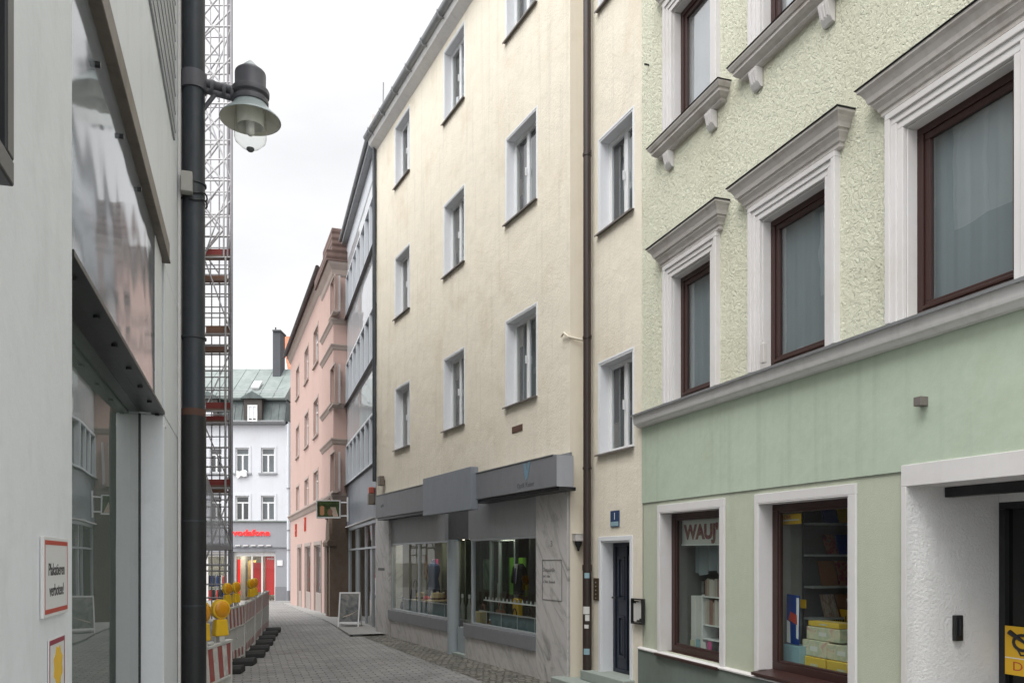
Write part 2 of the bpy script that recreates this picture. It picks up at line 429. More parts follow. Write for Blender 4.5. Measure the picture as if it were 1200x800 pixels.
M = dict(
    cream=plaster('cream plaster', (.745,.69,.58), var=.05, grain=34, bs=.7, bd=.009, big=.018, stain_amt=.34, streak=.26),
    cream_pier=plaster('yellowish plaster', (.70,.64,.53), var=.04, grain=80, bs=.3, bd=.004, stain_amt=.25),
    green_rough=plaster('rough green stucco', (.715,.72,.58), var=.08, grain=70, bs=.4, bd=.006, stucco=.028, stain_amt=.25),
    green_smooth=plaster('smooth green plaster', (.45,.525,.42), var=.08, grain=50, bs=.25, bd=.004, big=.015, stain_amt=.5, stain=(.40,.38,.34), stain_scale=.8, streak=.2),
    green_comb=plaster('combed green plaster', (.475,.51,.405), var=.06, grain=110, bs=.7, bd=.006, stain_amt=.25),
    plinth_green=plaster('grey green plinth', (.17,.20,.18), var=.1, grain=60, bs=.3, stain_amt=.4),
    white_rough=plaster('rough white plaster', (.70,.70,.69), var=.05, grain=45, bs=1.0, bd=.014, stain_amt=.15),
    white_trim=plaster('white trim plaster', (.64,.625,.62), var=.04, grain=90, bs=.1, bd=.002, stain_amt=.25, streak=.06),
    trim_grey=plaster('weathered grey moulding', (.54,.51,.485), var=.10, grain=60, bs=.25, stain_amt=.65, stain=(.3,.27,.24), stain_scale=3.0, streak=.3),
    white_paint=paint('white painted render', (.745,.77,.80), .5, .03, dirt=.16, bs=.8, grain=16),
    white_jamb=paint('cold white lining', (.72,.735,.76), .5, .03, dirt=.12),
    pvc=paint('white window plastic', (.72,.73,.74), .35, .03, dirt=.08),
    brown_frame=paint('dark brown window wood', (.040,.017,.014), .38, .15, dirt=.3),
    zinc=paint('weathered zinc', (.30,.31,.32), .5, .12, metal=.5, dirt=.35),
    zinc_light=paint('pale grey sheet metal', (.66,.65,.64), .5, .06, metal=.0, dirt=.3),
    sill=paint('grey metal sill', (.20,.18,.165), .55, .15, metal=.3, dirt=.4),
    brown_pipe=paint('brown downpipe', (.032,.020,.017), .45, .15, dirt=.3),
    dark_pipe=paint('dark grey iron pipe', (.036,.043,.052), .42, .2, metal=.2, dirt=.4, dirtcol=(.10,.10,.10)),
    black_pipe=paint('black iron standpipe', (.014,.015,.017), .45, .2, dirt=.35, dirtcol=(.05,.05,.05)),
    rust=paint('rusty collar', (.10,.05,.035), .8, .3, dirt=.5),
    bronze=paint('bronze brown ledge', (.16,.135,.11), .45, .15, metal=.3, dirt=.5, dirtcol=(.05,.045,.04)),
    black_metal=paint('black steel', (.016,.017,.019), .35, .2, metal=.2, dirt=.35, dirtcol=(.06,.06,.06)),
    fascia=paint('slate grey fascia', (.19,.195,.21), .42, .05, dirt=.2),
    fascia_light=paint('blue grey sign panel', (.215,.235,.265), .38, .05, dirt=.15),
    fascia_end=paint('pale grey fascia end', (.36,.37,.40), .4, .05, dirt=.15),
    shutter=paint('grey roller housing', (.36,.37,.385), .5, .04, dirt=.18),
    shutter_dark=paint('dark recess panel', (.10,.10,.105), .5, .05, dirt=.2),
    steel_column=paint('grey painted column', (.30,.34,.36), .35, .05, dirt=.15),
    alu=paint('aluminium profile', (.45,.48,.50), .35, .05, metal=.5, dirt=.15),
    marble=marble('grey veined marble'),
    navy=paint('navy door paint', (.013,.018,.032), .35, .2, dirt=.25, dirtcol=(.05,.05,.055)),
    step=plaster('greenish stone step', (.30,.34,.31), var=.1, grain=60, stain_amt=.4),
    pink=plaster('pink plaster', (.48,.34,.30), var=.05, grain=80, bs=.3, stain_amt=.2),
    pink_trim=plaster('pale pink stone band', (.38,.315,.28), var=.07, stain_amt=.35),
    pink_low=plaster('grey pink ground floor', (.33,.285,.26), var=.07, stain_amt=.3),
    portal=plaster('carved brown sandstone', (.17,.13,.10), var=.2, grain=30, bs=1.0, bd=.03, stain_amt=.5, stain_scale=4),
    grey_clad=paint('pale grey cladding', (.62,.65,.69), .35, .04, dirt=.12),
    clad_dark=paint('slate blue panel', (.19,.215,.25), .35, .05, dirt=.15),
    end_white=plaster('bluish white render', (.61,.63,.665), var=.03, stain_amt=.15),
    end_grey=plaster('grey shop front', (.30,.31,.335), var=.05, stain_amt=.2),
    copper=copper_roof('green copper roof', (.15,.18,.172), (.235,.27,.258)),
    copper_dark=copper_roof('dark green slates', (.045,.055,.055), (.12,.15,.145)),
    slate_wood=paint('dark brown dormer wood', (.06,.052,.047), .7, .2, dirt=.3),
    tile=tiles('orange roof tiles', (.36,.12,.06), (.50,.20,.11)),
    tile_dark=tiles('dark brown roof tiles', (.09,.055,.045), (.16,.10,.085)),
    chimney=plaster('sooty grey chimney', (.10,.105,.115), var=.15, stain_amt=.4),
    galv=paint('galvanised tube', (.40,.395,.40), .5, .15, metal=.2, dirt=.3),
    galv_dark=paint('grey scaffold tube', (.28,.27,.285), .5, .15, metal=.2, dirt=.3),
    deck=paint('scaffold deck timber', (.20,.13,.10), .8, .2, dirt=.4),
    toe_red=paint('red toe board', (.26,.05,.045), .7, .2, dirt=.4),
    toe_brown=paint('brown toe board', (.22,.12,.08), .7, .2, dirt=.4),
    lamp_dark=paint('grey lamp casting', (.10,.10,.115), .45, .15, dirt=.35),
    lamp_shade=paint('pale green enamel', (.36,.42,.42), .35, .08, dirt=.3),
    lamp_inside=paint('cream enamel inside', (.64,.625,.55), .4, .1, dirt=.3),
    lamp_glass=glass('lamp globe glass', (.95,.96,.94), 1.4, .02),
    tube_white=paint('frosted lamp tube', (.8,.8,.76), .3, .02, dirt=.02),
    stripes=stripes('red and white barrier sheeting'),
    plastic_white=paint('white barrier plastic', (.58,.575,.55), .5, .06, dirt=.4),
    rubber=paint('black recycled rubber', (.018,.018,.018), .75, .2, dirt=.35, dirtcol=(.07,.065,.06)),
    yellow=paint('yellow lamp plastic', (.82,.50,.02), .35, .06, dirt=.15),
    amber=paint('amber lens', (.70,.30,.01), .12, .05, dirt=.02),
    win_glass=glass('window glass', (.88,.92,.93), 2.0, .0, .004, 1.2),
    sky_glass=glass('upper window glass', (.80,.84,.86), 2.7, .0, .006, 1.0),
    shop_glass=glass('shop window glass', (.86,.92,.89), 1.33, .0, .002, .8),
    left_glass=glass('dark display glass', (.45,.52,.50), 1.9, .0, .0025, .8, opac=.8, body=(.20,.245,.23)),
    left_glass_up=glass('rippled upper glass', (.40,.43,.45), 2.3, .06, .009, 1.2, opac=.9, body=(.34,.37,.41)),  # whitish blue body paints in a sky reflection over the real gloss
    clad_glass=glass('cladding glass', (.5,.55,.58), 1.8, .01, .004, .6, opac=.9, body=(.77,.79,.82)),  # bright body colour paints in the pale reflected sky
    far_glass=glass('far window glass', (.6,.65,.67), 1.7, .0, .004, 1.0),
    net=cloth_curtain('white net curtain', (.25,.285,.30), 3, .04, .08),
    net_light=cloth_curtain('light net curtain', (.50,.515,.52), 8, .10, .4),
    drape_grey=cloth_curtain('grey drape', (.24,.255,.26), 16, .2),
    drape_dark=cloth_curtain('dark room cloth', (.05,.055,.06), 10, .3),
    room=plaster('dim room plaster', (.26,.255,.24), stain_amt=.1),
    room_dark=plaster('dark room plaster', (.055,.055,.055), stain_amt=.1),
    room_light=plaster('pale shop plaster', (.38,.38,.36), stain_amt=.1),
    red=paint('bright red panel', (.55,.03,.03), .4, .05, dirt=.1),
    red_glow=emit('glowing red letters and panels', (.85,.02,.02), .55),
    sign_red=paint('sign red', (.45,.06,.035), .4, .04, dirt=.06),
    sign_white=paint('sign white', (.70,.70,.70), .35, .02, dirt=.06),
    ink=paint('black ink', (.015,.015,.017), .4, .1, dirt=.02),
    frost=paint('frosted dark screen', (.09,.13,.145), .5, .1),
    clad_ink=paint('faded dark letters', (.075,.08,.095), .45, .1, dirt=.02),
    grey_ink=paint('grey ink', (.12,.12,.12), .5, .1, dirt=.02),
    post_yellow=paint('parcel yellow', (.72,.42,.02), .45, .04, dirt=.08),
    card_yellow=paint('yellow cardboard', (.62,.42,.06), .7, .06, dirt=.15),
    blue=paint('deep blue print', (.02,.05,.22), .4, .05, dirt=.05),
    cyan=paint('pale blue print', (.25,.38,.43), .45, .05, dirt=.05),
    plate_blue=paint('enamel blue', (.03,.06,.14), .25, .08, dirt=.1),
    brass=paint('brass plate', (.13,.085,.045), .4, .15, metal=.6, dirt=.3),
    lime=paint('lime poster', (.17,.42,.02), .45, .06, dirt=.05),
    pinkp=paint('magenta poster', (.50,.11,.25), .45, .06, dirt=.05),
    leather=paint('tan leather', (.20,.085,.04), .5, .2, dirt=.25),
    leather_dark=paint('dark brown leather', (.07,.035,.025), .5, .2, dirt=.2),
    straw=paint('straw weave', (.42,.32,.18), .8, .15, dirt=.25, bs=.4),
    denim=paint('dark blue cloth', (.03,.05,.11), .85, .2, dirt=.1, bs=.3),
    black_cloth=paint('black cloth', (.014,.014,.018), .9, .2, dirt=.1, bs=.3),
    white_card=paint('white card', (.62,.61,.58), .6, .04, dirt=.08),
    mat_white=paint('pale door mat', (.52,.55,.56), .7, .05, dirt=.25),
    slab=plaster('pale pavement slabs', (.30,.295,.285), var=.08, grain=40, stain_amt=.35),
    light_warm=emit('warm lamp', (1.0,.86,.6), 9.0),
    light_shop=emit('shop ceiling light', (1.0,.92,.75), 14.0),
    flower=collage('flower and asparagus photograph', [(.02,.04,.01),(.09,.16,.03),(.30,.34,.10),(.55,.42,.30),(.65,.55,.45)], 5.5),
    fish=collage('grey seafood photograph', [(.05,.06,.06),(.11,.12,.12),(.2,.2,.19),(.28,.26,.23)], 5),
    photo_mix=collage('collage letter print', [(.05,.04,.06),(.22,.03,.06),(.25,.14,.08),(.05,.07,.18)], 25),
    parcel_print=collage('parcel print', [(.5,.5,.42),(.42,.46,.34),(.62,.56,.4),(.45,.18,.2)], 9),
    books=collage('book spines', [(.30,.24,.2),(.42,.36,.3),(.24,.13,.1),(.5,.45,.4)], 3, stretch=(14,14,.4)),
)
SKY, WSTR, SUNE, EXPO = 20.0, 0.14, 1.5, 0.6
# ------------------------------------------------------------------ facade frames
A0 = gpt(528, 765.5)
fY = right_frame(A0, 135); fY = right_frame(fY.P(fY.u(668), 0), 135)          # cream house, main front: u = 0 at its near corner
uYL = fY.u(441)
SB = -fY.at(684, 800)[0]                                                      # rough setback guess, refined below
c0 = fY.P(0, 0, -.2); ray = Vector((84/F, 1, 0))
fS = right_frame(fY.P(0, 0, -.2), 200); fS = right_frame(fS.P(fS.u(684), 0), 200)
uSR = fS.u(752)
fG = right_frame(fS.P(uSR, 0), 289, 646)                                      # green house
fGl = right_frame(fY.P(uYL, 0), 300)                                          # glass and metal office
uGlL = fGl.u(406.5)
endGl = fGl.P(uGlL, 0)
pk = endGl + fGl.n * .30
k = (396 - CX) / F
pk = Vector((k * pk.y, pk.y, ground_z(pk.y)))
fP = right_frame(pk, 245)                                                     # pink house
uPL = fP.u(340.5)
fPE = Frame(pk, -fP.n)                                                        # its end wall, turned to the viewer
YE = 50.0
fE = Frame((0, YE, ground_z(YE)), (1, 0, 0))                                  # white house closing the street
yS = 1.95
oL = Vector(((52 - CX)/F * yS, yS, 0))
fL = left_frame(oL, 290)                                                      # white shop on the left

GND = lambda fr, u, w=0: fr.P(u, 0, w)

def wall(fr, u0, u1, v0, v1, holes, depth, mb=None, w=0.0):
    """front sheet with rectangular openings and their returns"""
    b = mb or MB(fr)
    us = sorted({u0, u1, *[h[0] for h in holes], *[h[1] for h in holes]})
    vs = sorted({v0, v1, *[h[2] for h in holes], *[h[3] for h in holes]})
    us = [x for x in us if u0 <= x <= u1]; vs = [x for x in vs if v0 <= x <= v1]
    idx = {}; V = []; Fc = []
    def vid(x, y, z=w):
        if (x, y, z) not in idx: idx[(x, y, z)] = len(V); V.append(fr.P(x, y, z))
        return idx[(x, y, z)]
    for i in range(len(us)-1):
        for j in range(len(vs)-1):
            cu, cv = (us[i]+us[i+1])/2, (vs[j]+vs[j+1])/2
            if any(h[0] < cu < h[1] and h[2] < cv < h[3] for h in holes): continue
            Fc.append((vid(us[i],vs[j]), vid(us[i+1],vs[j]), vid(us[i+1],vs[j+1]), vid(us[i],vs[j+1])))
    for a, c, d, e in holes:
        z = w - depth
        q = [(a,d),(c,d),(c,e),(a,e)]
        for i in range(4):
            (x0,y0),(x1,y1) = q[i], q[(i+1)%4]
            if (y0 <= v0 and y1 <= v0): continue
            Fc.append((vid(x0,y0), vid(x0,y0,z), vid(x1,y1,z), vid(x1,y1)))
    b.keep = True
    b.add(V, Fc)
    return b

def grid_edges(fr, px_list):
    return [fr.u(p) for p in px_list]

# ================================================================== 1. CREAM HOUSE
vEave = fY.v(445, 170)
cream = thing('cream_house', 'cream plastered four storey house with a grey shop front of two windows', 'house', fY.P(-3.5, 0))
cols = [(fY.u(463), fY.u(480)), (fY.u(520.2), fY.u(544)), (fY.u(593), fY.u(628.7))]
rows = []
for (tops, bots) in (([(463,151),(519.8,63)], [(463,223),(519,146)]),
                     ([(462.4,305),(520.5,241.5),(593.3,164.5)], [(462.4,374.5),(520.5,327.5),(593,263)]),
                     ([(462.4,457),(520.4,422),(592.4,378)], [(462.4,529),(519.3,505.5),(590.5,477.4)])):
    rows.append((sum(fY.v(*q) for q in bots)/len(bots), sum(fY.v(*q) for q in tops)/len(tops)))
DRV = .15
holes = [(u0, u1, v0, v1) for (v0, v1) in rows for (u0, u1) in cols]
vShop = fY.v(600, 551)             # the shop front ends here, behind its fascia
vShop = 3.10 if not 2.5 < vShop < 4 else vShop
wall(fY, uYL, 0, vShop - .1, vEave + .1, holes, DRV + .1).build('front_wall', M['cream'], cream)

def cream_window(fr, u0, u1, v0, v1, owner, curtain, split=.5, open_leaf=False):
    m = MB(fr)
    t = .022
    m.box(u0-.028, u0, v0-.02, v1+.028, -.01, .004); m.box(u1, u1+.028, v0-.02, v1+.028, -.01, .004)
    m.box(u0, u1, v1, v1+.028, -.01, .004)
    m.box(u0, u0+t, v0, v1-t, -DRV, -.002); m.box(u1-t, u1, v0, v1-t, -DRV, -.002); m.box(u0, u1, v1-t, v1, -DRV, -.002)
    win = m.build('window', M['white_jamb'], owner, bevel=.003)
    a, b_, c, d = u0+t, u1-t, v0+.015, v1-t
    f = MB(fr); f.ring(a, b_, c, d, .032, -DRV-.05, -DRV+.012)
    um = a + (b_-a)*split
    f.box(um-.02, um+.02, c+.032, d-.032, -DRV-.04, -DRV+.008)
    for x0, x1 in ((a+.032, um-.02), (um+.02, b_-.032)):
        if x1 - x0 > .1: f.ring(x0, x1, c+.032, d-.032, .024, -DRV-.035, -DRV+.004)
    f.build('frame', M['pvc'], win, bevel=.004)
    g = MB(fr)
    for x0, x1 in ((a+.05, um-.04), (um+.04, b_-.05)):
        if x1 - x0 > .03: g.quad((x0, c+.055, -DRV-.01), (x1, c+.055, -DRV-.01), (x1, d-.055, -DRV-.01), (x0, d-.055, -DRV-.01))
    g.build('pane', M['win_glass'], win)
    s = MB(fr); s.extr(u0-.035, u1+.035, [(v0+.012, -DRV), (v0-.006, .055), (v0-.03, .055), (v0-.03, .048), (v0-.014, .045), (v0-.004, -DRV)])
    s.build('sill', M['sill'], win, bevel=.002)
    h = MB(fr); h.box(um-.006, um+.008, (c+d)/2-.06, (c+d)/2+.06, -DRV+.02, -DRV+.05); h.build('handle', M['pvc'], win)
    if curtain:
        ct = MB(fr); n = 26; vs = []; fs = []
        for i in range(n+1):
            x = a + (b_-a)*i/n
            w = -DRV-.14 - .022*math.sin(i*1.9) - .012*math.sin(i*.7)
            vs += [fr.P(x, c, w), fr.P(x, d, w)]
            if i: fs.append((2*i-2, 2*i, 2*i+1, 2*i-1))
        ct.add(vs, fs).build('curtain', M[curtain], win, smooth=True)
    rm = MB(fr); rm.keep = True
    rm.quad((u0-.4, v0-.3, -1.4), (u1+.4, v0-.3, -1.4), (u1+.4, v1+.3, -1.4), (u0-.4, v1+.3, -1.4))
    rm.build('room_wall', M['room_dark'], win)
    return win

cur = ['drape_dark','drape_grey','drape_grey', None,'drape_grey','drape_grey', 'drape_grey','drape_grey','net']
for i, (v0, v1) in enumerate(rows):
    for j, (u0, u1) in enumerate(cols):
        cream_window(fY, u0, u1, v0, v1, cream, cur[i*3+j], .46)
# corner return, set-back part and its windows
pier = MB(fY); pier.keep = True
e0, e1 = fY.P(0, 0, 0), fS.P(0, 0, 0)
top = vEave + .1
pier.add([e0, e1, e1 + Vector((0,0,top)), e0 + Vector((0,0,top))], [(0,1,2,3)])
pier.build('corner_return', M['cream_pier'], cream)
sc_ = (fS.u(702), fS.u(741.8))
srow = [(fS.v(700, 533), fS.v(702, 427)), (fS.v(699.5, 277), fS.v(701.8, 166))]
srow.append((fS.v(703, 12), fS.v(703, 12) + srow[1][1]-srow[1][0]))
vDoorB, vDoorT = fS.v(704, 788), fS.v(704, 634)
uD0, uD1 = fS.u(704.5), fS.u(738.6)
sh = [(sc_[0], sc_[1], a, b) for a, b in srow] + [(uD0, uD1, 0.0, vDoorT)]
wall(fS, -.02, uSR + .02, 0, top, sh, DRV + .06).build('setback_wall', M['cream'], cream)
for i, (a, b) in enumerate(srow): cream_window(fS, sc_[0], sc_[1], a, b, cream, ['drape_grey','drape_grey','net'][i], .52)
# eaves, gutter, roof
ev = MB(fY)
ev.extr(uYL - .02, .25, [(vEave-.02, 0.003), (vEave+.08, .17), (vEave+.22, .215), (vEave+.24, .003)])
ev.build('eaves_board', M['zinc_light'], cream)
gt = MB(fY); pr = []
for i in range(9):
    th = math.pi + math.pi*i/8
    pr.append((vEave + .26 + .085*math.sin(th), .235 + .085*math.cos(th)))
pr += [(vEave+.26, .32), (vEave+.275, .315), (vEave+.26, .305)] + [(vEave + .26 + .07*math.sin(math.pi*2 - math.pi*i/8), .235 + .07*math.cos(math.pi*2 - math.pi*i/8)) for i in range(1, 8)]
gt.extr(uYL - .02, .25, pr); gt.build('gutter', M['zinc'], cream, smooth=True)
for i in range(10):
    u = uYL + .4 + i*.9
    if u > .2: break
    br = MB(fY); br.extr(u, u+.03, [(vEave+.16,.17),(vEave+.15,.275),(vEave+.27,.33),(vEave+.285,.33),(vEave+.20,.345),(vEave+.13,.285),(vEave+.14,.17)])
    br.build('gutter_bracket', M['zinc'], cream)
rf = MB(fY); rf.quad((uYL, vEave+.26, .235), (.25, vEave+.26, .235), (.25, vEave+3.4, -4.5), (uYL, vEave+3.4, -4.5))
rf.quad((uYL, vEave+3.4, -4.5), (.25, vEave+3.4, -4.5), (.25, vEave+.26, -9.2), (uYL, vEave+.26, -9.2))
rf.build('roof', M['tile_dark'], cream)
rs = MB(fS); rs.quad((0, top+.1, .2), (uSR, top+.1, .2), (uSR, top+3.2, -4.5), (0, top+3.2, -4.5)); rs.build('roof', M['tile_dark'], cream)
sw = MB(fY); sw.keep = True
sw.quad((uYL, 0, 0), (uYL, 0, -9), (uYL, top, -9), (uYL, top, 0))
sw.quad((uYL, 0, -9), (1.6, 0, -9), (1.6, top, -9), (uYL, top, -9))
sw.build('rear_wall', M['cream'], cream)
rg = MB(fY); rg.poly([(uYL, top), (uYL-.001, top+.01), (uYL-.001, top+.1)], -9, -8.9)
# rainwater pipes
dp = MB(fY)
pu = fY.u(687.5, -.08)
q = fS.P(fS.u(688, .09), 0, .09)
dp.tube([q + Vector((0,0,.55)), q + Vector((0,0,top))], .052, 16)
pp = dp.build('downpipe', M['brown_pipe'], cream, smooth=True)
d2 = MB(fY); d2.tube([q + Vector((0,0,.06)), q + Vector((0,0,1.62))], .060, 16); d2.tube([q+Vector((0,0,1.60)), q+Vector((0,0,1.68))], .066, 16)
d2.build('standpipe', M['brown_pipe'], pp, smooth=True)
for z in (2.95, 4.7, 7.15, 9.6):
    cl = MB(fS); cl.tube([q+Vector((0,0,z)), q+Vector((0,0,z+.035))], .060, 16)
    cl.tube([q + fS.eu*.03 + Vector((0,0,z+.017)), q + fS.eu*.115 + Vector((0,0,z+.017))], .008, 8)
    cl.build('pipe_clip', M['brown_pipe'], pp, smooth=True)
def sticker(v, h, wd, mat_, rot):
    s = MB(); n = 6; r = .0625
    base = math.atan2(-1, -.35) + rot
    vs = []; fs = []
    for i in range(n+1):
        th = base + (i/n-.5)*wd/r
        for z in (v, v+h): vs.append(q + Vector((r*math.cos(th), r*math.sin(th), z)))
        if i: fs.append((2*i-2, 2*i, 2*i+1, 2*i-1))
    s.add(vs, fs); s.keep = True
    return s.build('sticker', mat_, pp, smooth=True)
sticker(1.50, .07, .07, M['cyan'], .2); sticker(1.60, .055, .05, M['white_card'], .5)
sticker(1.02, .10, .10, M['white_card'], 0); sticker(.93, .08, .06, M['white_card'], .3); sticker(.83, .05, .06, M['white_card'], .1)
sticker(.48, .08, .085, M['cyan'], .1)
d3 = MB(); q2 = fY.P(uYL + .03, 0, .06); d3.tube([q2 + Vector((0,0,3.6)), q2 + Vector((0,0,vEave+.1))], .045, 12)
d3.build('downpipe', M['dark_pipe'], cream, smooth=True)
# door with steps
DD = .17
dj = MB(fS)
dj.ring(uD0-.06, uD1+.06, 0.10, vDoorT+.06, .06, -.01, .012, 'lrt')
dj.box(uD0, uD0+.02, .1, vDoorT-.02, -DD, -.002); dj.box(uD1-.02, uD1, .1, vDoorT-.02, -DD, -.002); dj.box(uD0, uD1, vDoorT-.02, vDoorT, -DD, -.002)
door = dj.build('door', M['white_jamb'], cream, 'dark blue panelled front door in a white frame', bevel=.003)
vb = vDoorB + .02
lf = MB(fS); lf.ring(uD0+.02, uD1-.02, vb, vDoorT-.02, .05, -DD-.06, -DD)
lf.box(uD0+.07, uD1-.07, vb+.05, vDoorT-.07, -DD-.06, -DD-.02)
um = (uD0+uD1)/2
for a, b, c, d in ((uD0+.14, um-.05, vb+.2, vb+.75), (um+.05, uD1-.14, vb+.2, vb+.75), (uD0+.14, um-.05, vb+.95, vDoorT-.2), (um+.05, uD1-.14, vb+.95, vDoorT-.2)):
    lf.ring(a, b, c, d, .035, -DD-.02, -DD+.005); lf.box(a+.06, b-.06, c+.06, d-.06, -DD-.02, -DD-.004)
lf.box(um-.02, um+.02, vb+.05, vDoorT-.07, -DD-.02, -DD+.012)
lf.build('door_leaf', M['navy'], door, bevel=.004)
kn = MB(fS); kq = fS.P(uD0+.12, vb+.98, -DD); kn.tube([kq, kq + fS.n*.07, kq + fS.n*.075 + fS.eu*.1], .012, 8); kn.build('handle', M['black_metal'], door, smooth=True)
st = MB(fS); st.box(fS.u(692), uD1+.10, 0.14, vDoorB+.02, -DD-.05, .16); st.build('doorstep', M['step'], cream, bevel=.012)
st = MB(fS); st.box(fS.u(677), uD1+.22, -.02, .14, -.05, .42); st.build('doorstep', M['step'], cream, bevel=.012)
bp = MB(fS); bp.box(fS.u(696.8), fS.u(703), fS.v(700, 703), fS.v(700, 677), .0, .02)
bell = bp.build('bell_panel', M['brass'], cream, bevel=.003)
for i in range(5):
    bb = MB(fS); v = fS.v(700, 703) + .03 + i*.052; c = fS.P((fS.u(696.8)+fS.u(703))/2, v, .02)
    bb.tube([c, c + fS.n*.008], .010, 10); bb.build('bell_button', M['alu'], bell)
# pipe spout and brick patch
sp = MB(fY); a = fY.P(-.18, fY.v(655, 397), .0); 
sp.tube([a + fY.n*.03 , a + fY.n*.05 + fY.eu*.10 + Vector((0,0,.02)), fY.P(.01, fY.v(666,396), .03), fS.P(.06, fY.v(668,398)-.01, .03)], .016, 8)
sp.build('cable_conduit', M['cream_pier'], cream, smooth=True)
bk = MB(fY); v = fY.v(606, 506); bk.box(fY.u(600.5), fY.u(612.5), v, v+.10, -.03, .012); bk.build('brick_patch', M['rust'], cream, bevel=.006)

# ---- the shop front of the cream house
shop = cream
WB = .35
# marble piers and plinths
def mpier(px0, px1, v0, v1, w0=-.3, w1=.03):
    b = MB(fY); b.box(fY.u(px0), fY.u(px1), v0, v1, w0, w1); return b.build('marble_cladding', M['marble'], shop, bevel=.006)
uW = [fY.u(457.5), fY.u(523.5), fY.u(551), fY.u(629.5)]
vW = ((fY.v(459, 716) + fY.v(552, 729))/2, (fY.v(459, 637) + fY.v(551, 630.5))/2)
vFb = fY.v(640, 571, .1)
mpier(441.5, 457, 0, vFb+.1)
mpier(630, 667, 0, vFb+.1)
uJ = [fY.u(456), fY.u(525.5), fY.u(545), fY.u(630)]
pl = vW[0] - .22
for a, b in ((uJ[0], uJ[1]), (uJ[2], uJ[3])):
    m = MB(fY); m.box(a+.002, b-.002, -.05, pl, -.3, .0); m.build('marble_cladding', M['marble'], shop, bevel=.004)
    m = MB(fY); m.box(a+.004, b-.004, pl+.002, vW[0], -.3, .035); m.build('window_sill', M['fascia'], shop, bevel=.004)
# roller shutter housings above
def shutter(a, b, v0, v1):
    m = MB(fY); m.box(a, b, v0, v1, -.3, -.03); o = m.build('shutter_housing', M['shutter'], shop, bevel=.003)
    return o
shutter(uJ[0]+.003, fY.u(519.6), vW[1], vFb+.3); shutter(fY.u(547), uJ[3]-.003, vW[1], vFb+.3)
m = MB(fY); m.box(fY.u(519.6)+.002, fY.u(547)-.002, vW[1]+.012, vFb+.3, -.32, -.10); m.build('recess_panel', M['shutter_dark'], shop)
# display windows
def display(a, b, v0, v1, bars):
    f = MB(fY); f.ring(a, b, v0, v1, .035, -.09, -.02)
    for t in bars: f.box(a+(b-a)*t-.012, a+(b-a)*t+.012, v0+.035, v1-.035, -.075, -.03)
    o = f.build('display_window', M['alu'], shop, bevel=.003)
    g = MB(fY); g.quad((a+.03, v0+.03, -.055), (b-.03, v0+.03, -.055), (b-.03, v1-.03, -.055), (a+.03, v1-.03, -.055)); g.build('pane', M['shop_glass'], o)
    return o
dwL = display(uW[0], uW[1], vW[0]+.003, vW[1]-.003, (.52,))
dwR = display(uW[2], uW[3], vW[0]+.003, vW[1]-.003, (.99,))
# column and recessed entrance
c = fY.P(fY.u(531.5, -.05), 0, -.05)
m = MB(); m.tube([c + Vector((0,0,-.02)), c + Vector((0,0,vW[1]+.01))], .115, 28); m.build('column', M['steel_column'], shop, smooth=True)
ea, eb = fY.u(523.5), fY.u(551)
m = MB(fY); m.ring(ea+.0, eb+.0, 0.05, vW[1]+.04, .06, -.95, -.88, 'lrtb', bb=.35); m.box(ea+.38, ea+.44, .4, vW[1], -.94, -.89)
sd = m.build('shop_door', M['alu'], shop, 'grey glazed shop door set back behind the column', bevel=.003)
m = MB(fY); m.quad((ea+.06,.4,-.91),(eb-.06,.4,-.91),(eb-.06,vW[1],-.91),(ea+.06,vW[1],-.91)); m.build('pane', M['shop_glass'], sd)
m = MB(fY); hq = fY.P(ea+.5, .95, -.88); m.tube([hq, hq+fY.n*.05, hq+fY.n*.05+Vector((0,0,.35)), hq+Vector((0,0,.35))], .012, 8); m.build('handle', M['alu'], sd, smooth=True)
for x in (ea, eb):
    m = MB(fY); m.quad((x, vW[0], -.88), (x, vW[0], -.095), (x, vW[1]-.002, -.095), (x, vW[1]-.002, -.88)); o = m.build('side_glazing', M['shop_glass'], shop)
m = MB(fY); m.box(uJ[1]-.002, uJ[2]+.002, -.06, .05, -1.0, .02); m.build('threshold', M['step'], shop, bevel=.006)
m = MB(fY); m.box(uJ[1]+.26, uJ[2], .05, vW[0]-.1, -.3, -.08); m.build('door_panel', M['steel_column'], shop, bevel=.004)
# interior shell
m = MB(fY); m.keep = True
i0, i1, i2 = uYL+.3, -.05, -4.0
vc = vW[1] + .12
m.quad((i0, .0, i2), (i1, .0, i2), (i1, vc, i2), (i0, vc, i2)); m.quad((i0, 0, -.3), (i0, 0, i2), (i0, vc, i2), (i0, vc, -.3))
m.quad((i1, 0, -.3), (i1, 0, i2), (i1, vc, i2), (i1, vc, -.3)); m.quad((i0, vc, -.31), (i1, vc, -.31), (i1, vc, i2), (i0, vc, i2))
m.build('shop_room', M['room'], shop)
m = MB(fY); m.quad((i0, .04, -.3), (i1, .04, -.3), (i1, .04, i2), (i0, .04, i2)); m.build('shop_floor', M['room_dark'], shop)
for a, b in ((uJ[0]+.05, uJ[1]-.05), (uJ[2]+.05, uJ[3]-.05)):
    m = MB(fY); m.box(a, b, vW[0]-.14, vW[0]-.10, -.9, -.12); m.build('display_shelf', M['shutter'], shop)
    ct = MB(fY); n = 60; vs = []; fs = []
    for i in range(n+1):
        x = a + (b-a)*i/n; w = -1.25 - .05*math.sin(i*.9) - .03*math.sin(i*2.3)
        vs += [fY.P(x, .3, w), fY.P(x, vc-.05, w)]
        if i: fs.append((2*i-2, 2*i, 2*i+1, 2*i-1))
    ct.add(vs, fs).build('shop_curtain', cloth_curtain('olive shop curtain', (.13,.145,.115), 5, .7) if a < uW[1] else cloth_curtain('taupe shop curtain', (.15,.15,.125), 5, .75), shop, smooth=True)
